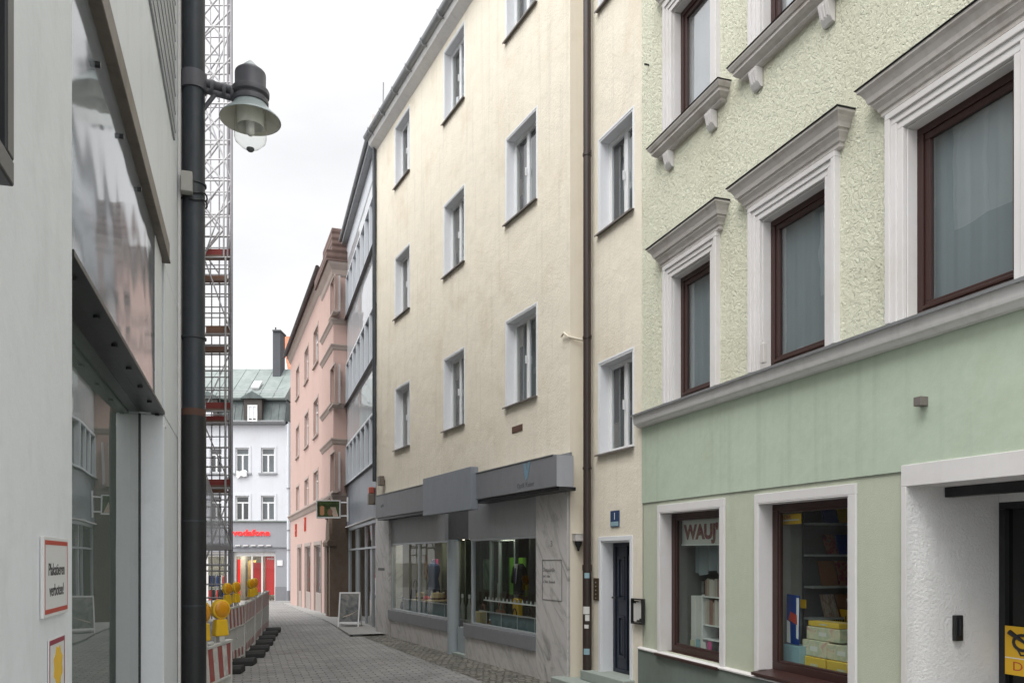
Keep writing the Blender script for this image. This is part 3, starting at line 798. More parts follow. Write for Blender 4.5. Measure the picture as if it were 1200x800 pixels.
def low_rail(a, b, v, name='glass_rail'):
    m = MB(fY); m.box(a, b, v-.008, v+.008, -.16, -.14); m.box(a, b, v+.14, v+.152, -.16, -.14) if False else None
    for i in range(4):
        x = a + (b-a)*(i+.5)/4; m.box(x-.006, x+.006, vW[0]-.1, v-.008, -.156, -.144)
    o = m.build(name, M['alu'], shop); return o
low_rail(uW[0]+.1, uW[1]-.1, vW[0]+.27); low_rail(uW[2]+.06, uW[3]-.06, vW[0]+.24)
m = MB(fY); m.box(uW[0]+.4, uW[1]-.1, vW[0]-.08, vW[0]+.25, -.172, -.164); m.build('frosted_screen', M['frost'], shop)
m = MB(fY); m.box(uW[2]+.5, uW[3]-.1, vW[0]-.08, vW[0]+.22, -.172, -.164); m.build('frosted_screen', M['frost'], shop)
for px, dw in ((497, -.7), (510, -.7), (590, -.8), (543, -1.6)):
    u = fY.u(px, dw); m = MB(fY); m.box(u-.22, u+.22, vc-.03, vc-.01, dw-.07, dw+.07); m.build('ceiling_light', M['light_shop'], shop)
# fascia: two slate boxes, a forward panel between, a splayed end
def fascia(pxa, pya, pxb, pyb, pxc, pyc, w, mat_, nm='fascia', w0=.035):
    u0, u1 = fY.u(pxa, w), fY.u(pxb, w); vt = (fY.v(pxa, pya, w) + fY.v(pxb, pyb, w))/2; vb = fY.v(pxc, pyc, w)
    b = MB(fY); b.box(u0, u1, vb, vt, w0, w); return b.build(nm, mat_, shop, bevel=.006), (u0, u1, vb, vt)
_, fa = fascia(440, 581, 499, 567.5, 466, 603, .26, M['fascia'])
fc_, fm = fascia(495.5, 560.5, 551.5, 546.5, 524, 600.3, .40, M['fascia_light'], 'sign_panel', .262)
_, fb = fascia(551, 556.5, 652, 532, 600, 578, .30, M['fascia'])
u1 = fb[1]; u2 = fY.u(667.5, .04)
m = MB(fY); m.poly([(0,0)], 0, 0) if False else None
m.add([fY.P(u1+.002, fb[2], .037), fY.P(u2, fb[2], .037), fY.P(u2, fb[3], .037), fY.P(u1+.002, fb[3], .037),
       fY.P(u1+.002, fb[2], .298), fY.P(u1+.004, fb[2], .298), fY.P(u1+.004, fb[3], .298), fY.P(u1+.002, fb[3], .298)],
      [(4,5,6,7),(1,0,3,2),(0,4,7,3),(5,1,2,6),(7,6,2,3),(0,1,5,4)])
m.build('fascia_end', M['fascia_end'], shop)
for (a, b, vt, w) in ((fa[0], fm[0], fa[3], .27), (fm[1], u2, fb[3], .31)):
    m = MB(fY); m.box(a, b, vt+.002, vt+.014, .004, w); m.box(a, b, vt+.014, vt+.06, .002, .02); m.build('flashing', M['zinc'], shop)
for (a, b, vb, w) in ((fa[0]+.02, fa[1]-.02, fa[2], .25), (fb[0]+.02, u1, fb[2], .29)):
    m = MB(fY); m.box(a, b, vb-.05, vb-.002, .0, w-.03); m.build('awning_case', M['black_metal'], shop)
# lettering on the fascia: a small pale blue emblem over a dark word
eu = fY.u(616.5, .303)
m = MB(fY); vmid = fb[2] + (fb[3]-fb[2])*.66
m.poly([(eu-.10, vmid+.12), (eu-.02, vmid-.13), (eu+.04, vmid-.10), (eu+.13, vmid+.14), (eu+.06, vmid+.14), (eu+.015, vmid+.0), (eu-.03, vmid+.13)], .3005, .304)
m.build('emblem', paint('dull blue emblem', (.15,.26,.34), .4), shop)
lettering(fY, 'Optik Kaiser', eu-.30, fb[2]+.06, .3005, .10, M['clad_ink'], shop, sx=1.05)
lettering(fY, 'optik', fY.u(446, .262), fa[2]+(fa[3]-fa[2])*.45, .2605, .11, M['clad_ink'], shop)
# text panel on the right-hand marble pier
u0, u1 = fY.u(635.5, .033), fY.u(658.5, .033); va, vb = fY.v(647, 703, .03), fY.v(647, 655.5, .03)
m = MB(fY); m.ring(u0, u1, va, vb, .006, .0305, .036); pl_ = m.build('inscription_frame', M['grey_ink'], shop)
hh = (vb-va)
for t, sz, dy in (('Donaubrille', .085, .70), ('die 2. Ecke', .055, .56), ('a. Röm. Bauwerk', .060, .42)):
    lettering(fY, t, u0+.02, va+hh*dy, .0305, sz, M['grey_ink'], shop, sx=.86)
lettering(fY, '3', fY.u(645, .033), fY.v(645, 640, .03), .0305, .12, M['grey_ink'], shop)
m = MB(fY); m.box(fY.u(443.2,.03), fY.u(450.6,.03), fY.v(447, 668, .03), fY.v(447, 665, .03), .0305, .034); m.build('name_plate', M['grey_ink'], shop)
# ================================================================== 2. GREEN HOUSE
GL = 9.2                                               # length of its front towards the viewer
green = thing('green_house', 'pale green stucco house with moulded white window surrounds and shop windows', 'house', fG.P(3, 0))
vC0, vC1 = fG.v(751.5, 499.8), fG.v(748, 488)
GT = 11.0
def gw(l, r): return fG.u(l), fG.u(r)
w1 = [gw(789, 834.7), gw(893, 969.6), gw(1062, 1192)]
wid = [b-a for a, b in w1]
f1t = (fG.v(794.4, 331) + fG.v(901, 253) + fG.v(1072.7, 151.4))/3 + .05
f1b = (fG.v(794.4, 468.4) + fG.v(900, 434.6) + fG.v(1069.6, 373))/3 - .02
f1b = max(f1b, vC1 + .03)
v2b = (fG.v(793.7, 159, -.06) + fG.v(904, 52, -.06))/2 - .03
v2t = v2b + (f1t - f1b) * 1.0
# a fourth axis, beyond the picture's right edge
dxa = (w1[2][0]+w1[2][1])/2 - (w1[1][0]+w1[1][1])/2
w1.append((w1[2][0] + 1.75, w1[2][1] + 1.75)); 
holes = [(a, b, f1b, f1t) for a, b in w1] + [(a, b, v2b, v2t) for a, b in w1]
GD = .16
wall(fG, 0, GL, vC1 - .05, GT, holes, GD).build('upper_wall', M['green_rough'], green)
# ground floor
vStr = (fG.v(755.3, 589) + fG.v(1200, 534.6))/2
gwin = [(fG.u(774), fG.u(844.8)), (fG.u(889.5), fG.u(996))]
gT = (fG.v(774, 600) + fG.v(889.5, 589.8))/2
gB = fG.v(785.5, 764) - .01
gB2 = fG.v(902, 787)
uR0 = fG.u(1064); uR1 = uR0 + 2.3; rT = fG.v(1064, 569.8)
gholes = [(a, b, gB, gT) for a, b in gwin] + [(uR0, uR1, 0, rT), (uR1 + .8, uR1 + 2.0, gB, gT)]
wall(fG, 0, GL, vStr, vC1 - .045, [], 0).build('lower_wall', M['green_smooth'], green, 'smooth green plaster band under the string course')
wall(fG, 0, GL, -.3, vStr, gholes, .14, w=-.012).build('shop_wall', M['green_comb'], green)
m = MB(fG); m.box(0, GL, vStr-.004, vStr, -.013, -.0005); m.build('painted_shadow_line', M['plinth_green'], green)  # dark strip colours in the shadow line below the plaster step
# string course with a sheet metal cover
m = MB(fG)
m.extr(-.02, GL, [(vC0-.02, .004), (vC0-.015, .05), (vC0+.01, .07), (vC0+.02, .095), (vC0+.04, .102), (vC1-.02, .112), (vC1-.02, .003)])
m.build('string_course', M['zinc_light'], green)
m = MB(fG); m.extr(-.03, GL, [(vC1-.018, .004), (vC1-.018, .135), (vC1-.028, .140), (vC1-.005, .142), (vC1+.045, .004)]); m.build('flashing', M['zinc'], green)

def gframe(fr, u0, u1, v0, v1, owner, curtain, gl='win_glass'):
    """window: a moulded white surround holds frame, pane and curtain"""
    m = MB(fr); t = .012
    m.box(u0, u0+t, v0, v1-t, -GD, .0); m.box(u1-t, u1, v0, v1-t, -GD, .0); m.box(u0, u1, v1-t, v1, -GD, .0)
    for k, (b0, b1, w) in enumerate(((.0, .055, .030), (.053, .105, .042), (.103, .150, .058))):
        m.ring(u0-b1, u1+b1, v0, v1+b1, b1-b0, -.01, w, 'lrt')
    win = m.build('window', M['white_trim'], owner, bevel=.005)
    a, b, c, d = u0+t, u1-t, v0+.005, v1-t
    f = MB(fr); z = -.085
    f.ring(a, b, c, d, .055, z-.06, z); f.ring(a+.055, b-.055, c+.055, d-.055, .05, z-.05, z-.015, bb=.06)
    f.box(a+.055, b-.055, c+.06, c+.085, z-.02, z+.006)
    f.build('frame', M['brown_frame'], win, bevel=.005)
    g = MB(fr); zz = z-.035
    g.quad((a+.1, c+.1, zz), (b-.1, c+.1, zz), (b-.1, d-.1, zz), (a+.1, d-.1, zz)); g.build('pane', M[gl], win)
    ct = MB(fr); n = 40; vs = []; fs = []
    for i in range(n+1):
        x = a + .03 + (b-a-.06)*i/n; w = zz - .045 - .003*math.sin(i*.8) - .002*math.sin(i*1.9)
        vs += [fr.P(x, c+.03, w), fr.P(x, d-.03, w)]
        if i: fs.append((2*i-2, 2*i, 2*i+1, 2*i-1))
    ct.add(vs, fs).build('curtain', M[curtain], win, smooth=True)
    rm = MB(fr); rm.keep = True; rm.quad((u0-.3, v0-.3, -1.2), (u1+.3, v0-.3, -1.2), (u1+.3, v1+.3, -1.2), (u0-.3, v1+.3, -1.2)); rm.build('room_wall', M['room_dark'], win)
    return win
PED = [(.03,.0),(.05,.012),(.05,.045),(.065,.05),(.075,.075),(.098,.10),(.105,.105),(.105,.125),(.125,.13),(.135,.165),(.16,.205),(.185,.225),(.185,.245)]
def pediment(fr, u0, u1, v, owner):
    m = MB(fr); m.mould(u0-.15, u1+.15, [(o*.9, v + h) for o, h in PED]); o_ = m.build('pediment', M['trim_grey'], owner)
    m = MB(fr); m.mould(u0-.15, u1+.15, [(.176, v+.2465), (.180, v+.252), (.174, v+.258), (.02, v+.30)]); m.build('flashing', M['black_metal'], o_)
def sill2(fr, u0, u1, v, owner):
    m = MB(fr)
    m.mould(u0-.19, u1+.19, [(.045, v-.165), (.06, v-.15), (.06, v-.135), (.085, v-.12), (.11, v-.095), (.115, v-.09), (.115, v-.06), (.13, v-.055), (.15, v-.02), (.15, v)])
    o_ = m.build('sill', M['trim_grey'], owner)
    m = MB(fr); m.mould(u0-.19, u1+.19, [(.155, v-.006), (.16, v+.002), (.02, v+.02)]); m.build('flashing', M['black_metal'], o_)
    for x in (u0-.10, u1-.02):
        m = MB(fr)
        m.extr(x, x+.12, [(v-.167, .004), (v-.167, .085), (v-.20, .08), (v-.30, .055), (v-.34, .03), (v-.345, .004)])
        for k in range(3): m.extr(x+.018+k*.034, x+.034+k*.034, [(v-.19, .05), (v-.19, .088), (v-.29, .064), (v-.29, .03)])
        m.build('bracket', M['white_trim'], o_, bevel=.003)
for i, (a, b) in enumerate(w1):
    w = gframe(fG, a, b, f1b, f1t, green, 'net'); pediment(fG, a, b, f1t + .15, w)
    w = gframe(fG, a, b, v2b, v2t, green, 'net_light', 'sky_glass'); pediment(fG, a, b, v2t + .15, w); sill2(fG, a, b, v2b - .003, w)
# small fittings on the wall
m = MB(fG); c = fG.at(1084, 471); m.box(c[0]-.035, c[0]+.03, c[1]-.03, c[1]+.035, .0, .07); m.build('bracket_stub', M['sill'], green, bevel=.004)
m = MB(fG); c = fG.at(898, 414, .05); m.box(c[0]-.03, c[0]+.03, c[1]-.09, c[1]+.09, .058, .10); m.build('vent_box', M['trim_grey'], green, bevel=.008)
m = MB(fG); c = fG.at(756, 462, .05); m.tube([fG.P(c[0], c[1]+3.9, 0), fG.P(c[0], c[1]+3.9, .06)], .01, 8); m.build('hook', M['black_metal'], green)
# ground floor shop windows
def swin(a, b, v0, v1, owner):
    m = MB(fG); t = .012
    m.ring(a-.055, b+.075, v0-.02, v1+.085, .055, -.01, .016, 'l', bt=.085); m.box(b, b+.075, v0-.02, v1, -.01, .016); m.box(a-.055, b+.075, v1, v1+.085, -.0105, .0165)
    m.box(a, a+t, v0, v1-t, -.2, .0145); m.box(b-t, b, v0, v1-t, -.2, .0145); m.box(a, b, v1-t, v1, -.2, .0145)
    win = m.build('shop_window', M['white_trim'], owner, bevel=.004)
    z = -.135; c, d = v0+.005, v1-t; a2, b2 = a+t, b-t
    f = MB(fG); f.ring(a2, b2, c, d, .075, z-.06, z, bt=.06, bb=.07); f.ring(a2+.075, b2-.075, c+.07, d-.06, .022, z-.05, z-.012)
    f.build('frame', M['brown_frame'], win, bevel=.004)
    g = MB(fG); g.quad((a2+.09, c+.085, z-.03), (b2-.09, c+.085, z-.03), (b2-.09, d-.075, z-.03), (a2+.09, d-.075, z-.03)); g.build('pane', M['shop_glass'], win)
    s = MB(fG); s.extr(a-.02, b+.02, [(v0+.012, -.19), (v0-.018, .075), (v0-.045, .075), (v0-.045, .02), (v0-.02, -.19)]); s.build('sill', M['brown_frame'], win, bevel=.003)
    return win
sw1 = swin(*gwin[0], gB, gT, green); sw2 = swin(*gwin[1], gB2, gT, green)
swin(uR1+.8, uR1+2.0, gB, gT, green)
# one closed room behind each shop window
def room(fr, a, b, v0, v1, w0, w1, mat_, owner, nm='shop_room'):
    m = MB(fr); m.keep = True
    for q in (((a,v0,w1),(b,v0,w1),(b,v1,w1),(a,v1,w1)), ((a,v0,w0),(a,v0,w1),(a,v1,w1),(a,v1,w0)), ((b,v0,w0),(b,v0,w1),(b,v1,w1),(b,v1,w0)),
              ((a,v1,w0),(b,v1,w0),(b,v1,w1),(a,v1,w1)), ((a,v0,w0),(b,v0,w0),(b,v0,w1),(a,v0,w1))): m.quad(*q)
    return m.build(nm, mat_, owner)
room(fG, gwin[0][0]-.1, gwin[0][1]+.2, gB2-.5, gT+.2, -.205, -1.7, M['room'], green)
room(fG, gwin[1][0]-.1, gwin[1][1]+.15, gB2-.5, gT+.2, -.205, -2.0, M['room'], green)
for a, b, dpt in ((gwin[0][0]-.08, gwin[0][1]+.18, 1.0), (gwin[1][0]-.08, gwin[1][1]+.13, 1.1)):
    m = MB(fG); m.box(a, b, gB2-.12, gB2-.03, -.21-dpt, -.21); m.build('display_shelf', M['shutter'], green)
# plinth
m = MB(fG); m.box(-.035, uR0-.06, -.4, gB2-.075, -.02, .035); m.build('plinth', M['plinth_green'], green, bevel=.006)
m = MB(fG); m.extr(-.04, uR0-.058, [(gB2-.073, -.02), (gB2-.073, .05), (gB2-.06, .05), (gB2-.046, -.02)]); m.build('plinth_ledge', M['white_trim'], green)
# entrance recess with white rough plaster
u163 = None
for i in range(200):
    w = -.05 - i*.01
    if fG.u(1163, w) <= uR0: u163 = w; break
RD = -(u163 or -1.0); RD = min(max(RD, .5), 1.6)
m = MB(fG); m.box(uR0-.05, uR0, -.3, rT, -.012, .016); m.box(uR0-.05, uR1+.05, rT, rT+.155, -.012, .0165); m.box(uR1, uR1+.05, -.3, rT, -.012, .016)
m.build('entrance_surround', M['white_trim'], green, bevel=.004)
m = MB(fG); m.keep = True
vs = []; fs = []
# splayed, rounded reveal
pr = [(uR0+.001, .015), (uR0+.002, -.03), (uR0+.01, -.07), (uR0+.03, -.12), (uR0+.045, -.20), (uR0+.05, -RD)]
for i, (u, w) in enumerate(pr):
    vs += [fG.P(u, -.3, w), fG.P(u, rT, w)]
    if i: fs.append((2*i-2, 2*i-1, 2*i+1, 2*i))
m.add(vs, fs); m.build('entrance_reveal', M['white_rough'], green, smooth=True)
m = MB(fG); m.keep = True; m.quad((uR1-.001, -.3, 0), (uR1-.001, -.3, -RD), (uR1-.001, rT, -RD), (uR1-.001, rT, 0))
m.build('entrance_reveal', M['white_rough'], green, smooth=True)
m = MB(fG); m.quad((uR0, rT-.001, 0), (uR1, rT-.001, 0), (uR1, rT-.001, -RD), (uR0, rT-.001, -RD)); m.build('entrance_ceiling', M['white_trim'], green)
cb = fG.at(1114, 569, -.30); m = MB(fG); m.box(uR0+.055, uR1-.06, rT-.075, rT-.003, -.36, -.28); m.build('shutter_rail', M['black_metal'], green, bevel=.003)
rW0 = uR0 + .05
m = MB(fG); m.box(rW0, uR1, rT-.10, rT-.002, -RD-.05, -RD-.001); m.build('door_lintel', M['white_rough'], green)
m = MB(fG); m.ring(rW0+.002, uR1-.002, -.2, rT-.10, .05, -RD-.08, -RD); m.box(rW0+1.1, rW0+1.18, -.1, rT-.15, -RD-.07, -RD-.01); 
gd = m.build('entrance_door', M['black_metal'], green, 'dark glazed shop entrance deep in the white recess', bevel=.003)
m = MB(fG); m.quad((rW0+.05, -.15, -RD-.04), (uR1-.05, -.15, -RD-.04), (uR1-.05, rT-.15, -RD-.04), (rW0+.05, rT-.15, -RD-.04)); m.build('pane', glass('dim entrance glass', (.45,.5,.48), 1.45, 0, .002, .8), gd)
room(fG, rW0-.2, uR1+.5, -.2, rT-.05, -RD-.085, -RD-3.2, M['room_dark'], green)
m = MB(fG); c = fG.P(rW0+.62, rT-.62, -RD-1.1); m.lathe(c, [(.0,.07),(.03,.06),(.07,.02),(.10,-.02),(.11,-.03)], 20); m.tube([c+Vector((0,0,.07)), c+Vector((0,0,.5))], .006, 6)
lm = m.build('pendant_lamp', M['brass'], green, smooth=True)
m = MB(fG); m.lathe(c, [(.0,-.06),(.035,-.05),(.045,-.02),(.03,.02)], 16); m.build('bulb', M['light_warm'], lm, smooth=True)
m = MB(fG); c = fG.at(1119.5, 735, -.5); u = uR0+.05; 
wv = -.50
for i in range(150):
    if fG.u(1119.5, -.02-.01*i) <= u: wv = -.02-.01*i; break
zc = fG.v(1119.5, 735, wv); zt = fG.v(1119.5, 720, wv) - zc
m = MB(fG); m.box(u-.002, u+.035, zc-zt, zc+zt, wv-.035, wv+.035); m.box(u+.035, u+.05, zc-zt*.6, zc+zt*.7, wv-.012, wv+.012); m.build('bell_plate', M['black_metal'], green, bevel=.006)
# shell and roof
m = MB(fG); m.keep = True
m.quad((GL, -.3, 0), (GL, -.3, -8), (GL, GT, -8), (GL, GT, 0)); m.quad((0, GT-1, -8), (GL, GT-1, -8), (GL, -.3, -8), (0, -.3, -8)); m.quad((0,-.3,-.22),(0,-.3,-8),(0,GT,-8),(0,GT,-.0))
m.build('rear_wall', M['green_smooth'], green)
m = MB(fG); m.quad((-.1, GT, .4), (GL+.1, GT, .4), (GL+.1, GT+3.2, -4), (-.1, GT+3.2, -4)); m.quad((-.1, GT+3.2, -4), (GL+.1, GT+3.2, -4), (GL+.1, GT, -8.4), (-.1, GT, -8.4)); m.build('roof', M['tile_dark'], green)
m = MB(fG); m.mould(0, GL, [(.02, GT-.4), (.08, GT-.3), (.12, GT-.28), (.2, GT-.12), (.35, GT-.06), (.38, GT)]); m.build('cornice', M['trim_grey'], green)

# ================================================================== 3. GLASS AND METAL OFFICE
office = thing('office_building', 'grey office building with long window bands between yellow and pink houses', 'building', fGl.P(uGlL/2, 0))
P0 = 437.5
vy = lambda y: fGl.v(P0, y)
zb = ground_z(23) - .1
eT = vy(180); T0 = eT + .02
bands = [(vy(293), vy(230)), (vy(424), vy(360)), (vy(544), vy(484))]
L0, L1 = uGlL, -.01
pan = [(vy(208), eT, 'grey_clad'), (bands[0][1], vy(208), 'clad_glass'), (bands[1][1], bands[0][0], 'clad_glass'), (bands[2][1], bands[1][0], 'clad_glass'), (vy(606), bands[2][0], 'clad_dark')]
for i, (a, b, mt) in enumerate(pan):
    n = 1 if mt == 'grey_clad' else 4
    for k in range(n):
        x0, x1 = L0 + (L1-L0)*k/n, L0 + (L1-L0)*(k+1)/n
        m = MB(fGl); m.box(x0+.006, x1-.006, a+.012, b-.012, -.12, .0); m.build('cladding_panel', M[mt], office)
for (a, b) in bands:
    m = MB(fGl); m.box(L0, L1, a-.02, a+.05, -.10, .05); m.box(L0, L1, b-.05, b+.02, -.10, .03)
    n = 7
    for k in range(n+1):
        x = L0 + .03 + (L1-L0-.06)*k/n; m.box(x-.03, x+.03, a+.05, b-.05, -.1, .045)
    w = m.build('window_band', M['grey_clad'], office, bevel=.004)
    m = MB(fGl); m.box(L0, L1, a-.035, a-.02, -.1, .09); m.build('sill', M['black_metal'], w)
    for k in range(n):
        x0 = L0 + .06 + (L1-L0-.06)*k/n; x1 = L0 + (L1-L0-.06)*(k+1)/n
        m = MB(fGl); m.quad((x0, a+.05, -.05), (x1, a+.05, -.05), (x1, b-.05, -.05), (x0, b-.05, -.05)); m.build('pane', M['far_glass'], w)
    m = MB(fGl); m.quad((L0, a, -.5), (L1, a, -.5), (L1, b, -.5), (L0, b, -.5)); m.build('blind', M['net'], w)
vB = vy(606)
m = MB(fGl); m.extr(L0, L1, [(vB-.03, -.1), (vB-.03, .06), (vB+.0, .06), (vB+.0, -.1)]); m.build('canopy_edge', M['white_trim'], office)
m = MB(fGl); m.ring(L0+.02, L1, zb, vB-.035, .09, -.14, -.04, bb=.16)
xs = [L0 + (L1-L0)*t for t in (.30, .36, .62, .82)]
for x in xs: m.box(x-.025, x+.025, zb+.16, vB-.13, -.13, -.05)
m.box(L0+.11, L1-.09, vB-.75, vB-.70, -.13, -.05)
sf = m.build('shop_front', M['alu'], office, bevel=.004)
m = MB(fGl); m.quad((L0+.1, zb+.1, -.09), (L1-.05, zb+.1, -.09), (L1-.05, vB-.1, -.09), (L0+.1, vB-.1, -.09)); m.build('pane', glass('reflecting shop glass', (.6,.66,.64), 2.0, 0, .003, .8), sf)
room(fGl, L0-.0, L1, zb, vB, -.145, -3.0, M['room_dark'], office)
m = MB(fGl); m.box(L0+3.6, L1-.3, vB-.62, vB-.42, -.5, -.45); m.build('glowing_red_box', M['red_glow'], office)  # red emissive box hung behind the shop glass
for i, (t, mt, h) in enumerate(((.5, 'white_card', .9), (.7, 'red', .8), (.78, 'white_card', 1.1), (.9, 'denim', 1.0))):
    x = L0 + (L1-L0)*t; m = MB(fGl); m.box(x-.2, x+.2, zb+.2, zb+.2+h, -1.0-.2*i, -.8-.2*i); m.build('display_stand', M[mt], office, bevel=.01)
m = MB(fGl); m.poly([(L0, eT-.01), (L1+.0, eT-.01), (L1, eT+.16), (L0, eT+.16)], .0, .16); m.build('eaves_box', M['zinc'], office)
m = MB(fGl); m.tube([fGl.P(L0-.1, eT+.15, .20), fGl.P(L1+.1, eT+.15, .20)], .05, 10); m.build('gutter', M['zinc'], office, smooth=True)
m = MB(fGl); m.quad((L0, eT+.16, .16), (L1, eT+.16, .16), (L1, eT+1.6, -3.5), (L0, eT+1.6, -3.5)); m.quad((L0, eT+1.6, -3.5), (L1, eT+1.6, -3.5), (L1, eT+1.6, -8), (L0, eT+1.6, -8)); m.build('roof', M['zinc'], office)
m = MB(fGl); m.box(L1-.55, L1-.1, eT+.2, eT+.75, -.35, .1); m.build('roof_box', M['zinc_light'], office, bevel=.01)
m = MB(fGl); m.tube([fGl.P(L1-.3, eT+.7, -.2), fGl.P(L1-.2, eT+1.6, -.2)], .015, 6); m.build('aerial', M['zinc'], office)
m = MB(fGl); m.keep = True; m.quad((L0, zb, -.0), (L0, zb, -8), (L0, eT+.2, -8), (L0, eT+.2, 0)); m.quad((L0, zb, -8), (L1, zb, -8), (L1, eT+1.5, -8), (L0, eT+1.5, -8)); m.build('rear_wall', M['grey_clad'], office)

# ================================================================== 4. PINK HOUSE
zP = pk.z
pink = thing('pink_house', 'tall pink plastered house with a stone portal and brown tiled eaves', 'house', fP.P(uPL/2, 0))
pcols = [(347.2, 350.6), (357.2, 361.6), (367.8, 373)]
prow = [([430,410,386], [463,447,431]), ([500,484,470], [534,522,514]), ([570,562,552], [596,594,587])]
rs_ = fP.u(382.5)           # the risalit begins here
RW = .14
ph = []
for t_, b_ in prow:
    tt = sum(fP.v((a+b)/2, y) for (a, b), y in zip(pcols, t_))/3; bb = sum(fP.v((a+b)/2, y) for (a, b), y in zip(pcols, b_))/3
    for a, b in pcols: ph.append((fP.u(a), fP.u(b), bb, tt))
pE = fP.v(341, 422)                        # eaves
pE = (fP.v(337, 428) + fP.v(376, 330))/2
vP1 = (fP.v(342, 609) + fP.v(380, 588))/2  # band over the ground floor
wall(fP, uPL, rs_, vP1, pE, ph, .14).build('front_wall', M['pink'], pink)
rh = [(fP.u(387.6, RW), fP.u(392.6, RW), fP.v(390, b, RW), fP.v(390, t, RW)) for t, b in ((328, 369), (430, 475), (531, 576))]
rTp = fP.v(394, 301, RW)
wall(fP, rs_, 0.0, vP1, rTp, rh, .14, w=RW).build('bay_wall', M['pink'], pink)
m = MB(fP); m.keep = True; m.quad((rs_, vP1, 0), (rs_, vP1, RW), (rs_, rTp, RW), (rs_, rTp, 0)); m.quad((0, -.3, RW), (0, -.3, -9), (0, rTp, -9), (0, rTp, RW)); m.build('end_wall', M['pink'], pink)
m = MB(fP); m.keep = True; m.quad((uPL, -1, 0), (uPL, -1, -9), (uPL, pE, -9), (uPL, pE, 0)); m.quad((uPL, -1, -9), (0, -1, -9), (0, pE, -9), (uPL, pE, -9)); m.build('rear_wall', M['pink'], pink)
def pwin(a, b, c, d, w=0):
    m = MB(fP); m.ring(a, b, c, d, .07, w-.16, w-.10); m.box((a+b)/2-.03, (a+b)/2+.03, c+.07, d-.07, w-.15, w-.09); m.box(a+.07, b-.07, c+(d-c)*.68, c+(d-c)*.68+.05, w-.15, w-.095)
    o = m.build('window', M['white_trim'], pink)
    m = MB(fP); m.quad((a+.05, c+.05, w-.13), (b-.05, c+.05, w-.13), (b-.05, d-.05, w-.13), (a+.05, d-.05, w-.13)); m.build('pane', M['far_glass'], o)
    m = MB(fP); m.quad((a, c, w-.5), (b, c, w-.5), (b, d, w-.5), (a, d, w-.5)); m.build('curtain', M['drape_grey'], o)
    m = MB(fP); m.box(a-.08, b+.08, c-.06, c, w-.1, w+.07); m.build('sill', M['pink_trim'], o)
    q_ = .10 if w == 0 else .05
    m = MB(fP); m.ring(a-q_, b+q_, c, d+q_, q_, w-.01, w+.015, 'lrt'); m.build('surround', M['pink_trim'], o)
for h in ph: pwin(*h)
for h in rh: pwin(*h, w=RW)
def band(v, h, o, u0, u1, w, name='cornice_band'):
    m = MB(fP); m.extr(u0, u1, [(v, w), (v+h*.2, w+o*.3), (v+h*.6, w+o*.6), (v+h*.8, w+o), (v+h, w+o), (v+h, w)]); m.build(name, M['pink_trim'], pink)
    return
band(vP1-.12, .28, .16, uPL, rs_-.001, .002)
fBay = Frame(fP.P(0, 0, RW), fP.eu)
for y, hh in ((581, .24), (512, .20), (468, .18), (397, .18), (366, .18)):
    v = fP.v(396, y, RW) - .1
    m = MB(fBay); m.mould(rs_, 0, [(.004, v), (.03, v+hh*.2), (.05, v+hh*.5), (.09, v+hh*.8), (.09, v+hh)], 1.2); m.build('cornice_band', M['pink_trim'], pink)
m = MB(fBay); m.mould(rs_, 0, [(.004, rTp-.4), (.04, rTp-.34), (.06, rTp-.2), (.15, rTp-.06), (.18, rTp+.02)], 1.5); m.build('eaves_cornice', M['pink_trim'], pink)
band(pE-.35, .36, .18, uPL-.05, rs_-.001, .002, 'eaves_cornice')
m = MB(fP); m.quad((uPL-.12, pE+.02, .26), (rs_, pE+.02, .26), (rs_, pE+3.0, -4.5), (uPL-.12, pE+3.0, -4.5)); m.quad((uPL-.12, pE+3.0, -4.5), (rs_, pE+3.0, -4.5), (rs_, pE, -9.2), (uPL-.12, pE, -9.2)); m.build('roof', M['tile_dark'], pink)
m = MB(fP); m.poly([(rs_-.2, rTp+.03), (.2, rTp+.03), (.2, rTp+.35), (rs_-.2, rTp+.35)], -8, .38); m.build('roof', M['tile_dark'], pink)
m = MB(fP); m.box(rs_+.2, -.3, rTp+.36, rTp+1.25, -1.6, .15); dm = m.build('dormer', M['tile_dark'], pink, bevel=.02)
m = MB(fP); m.tube([fP.P(uPL-.12, pE+.02, .31), fP.P(rs_, pE+.02, .31)], .07, 10); m.build('gutter', M['brown_pipe'], pink, smooth=True)
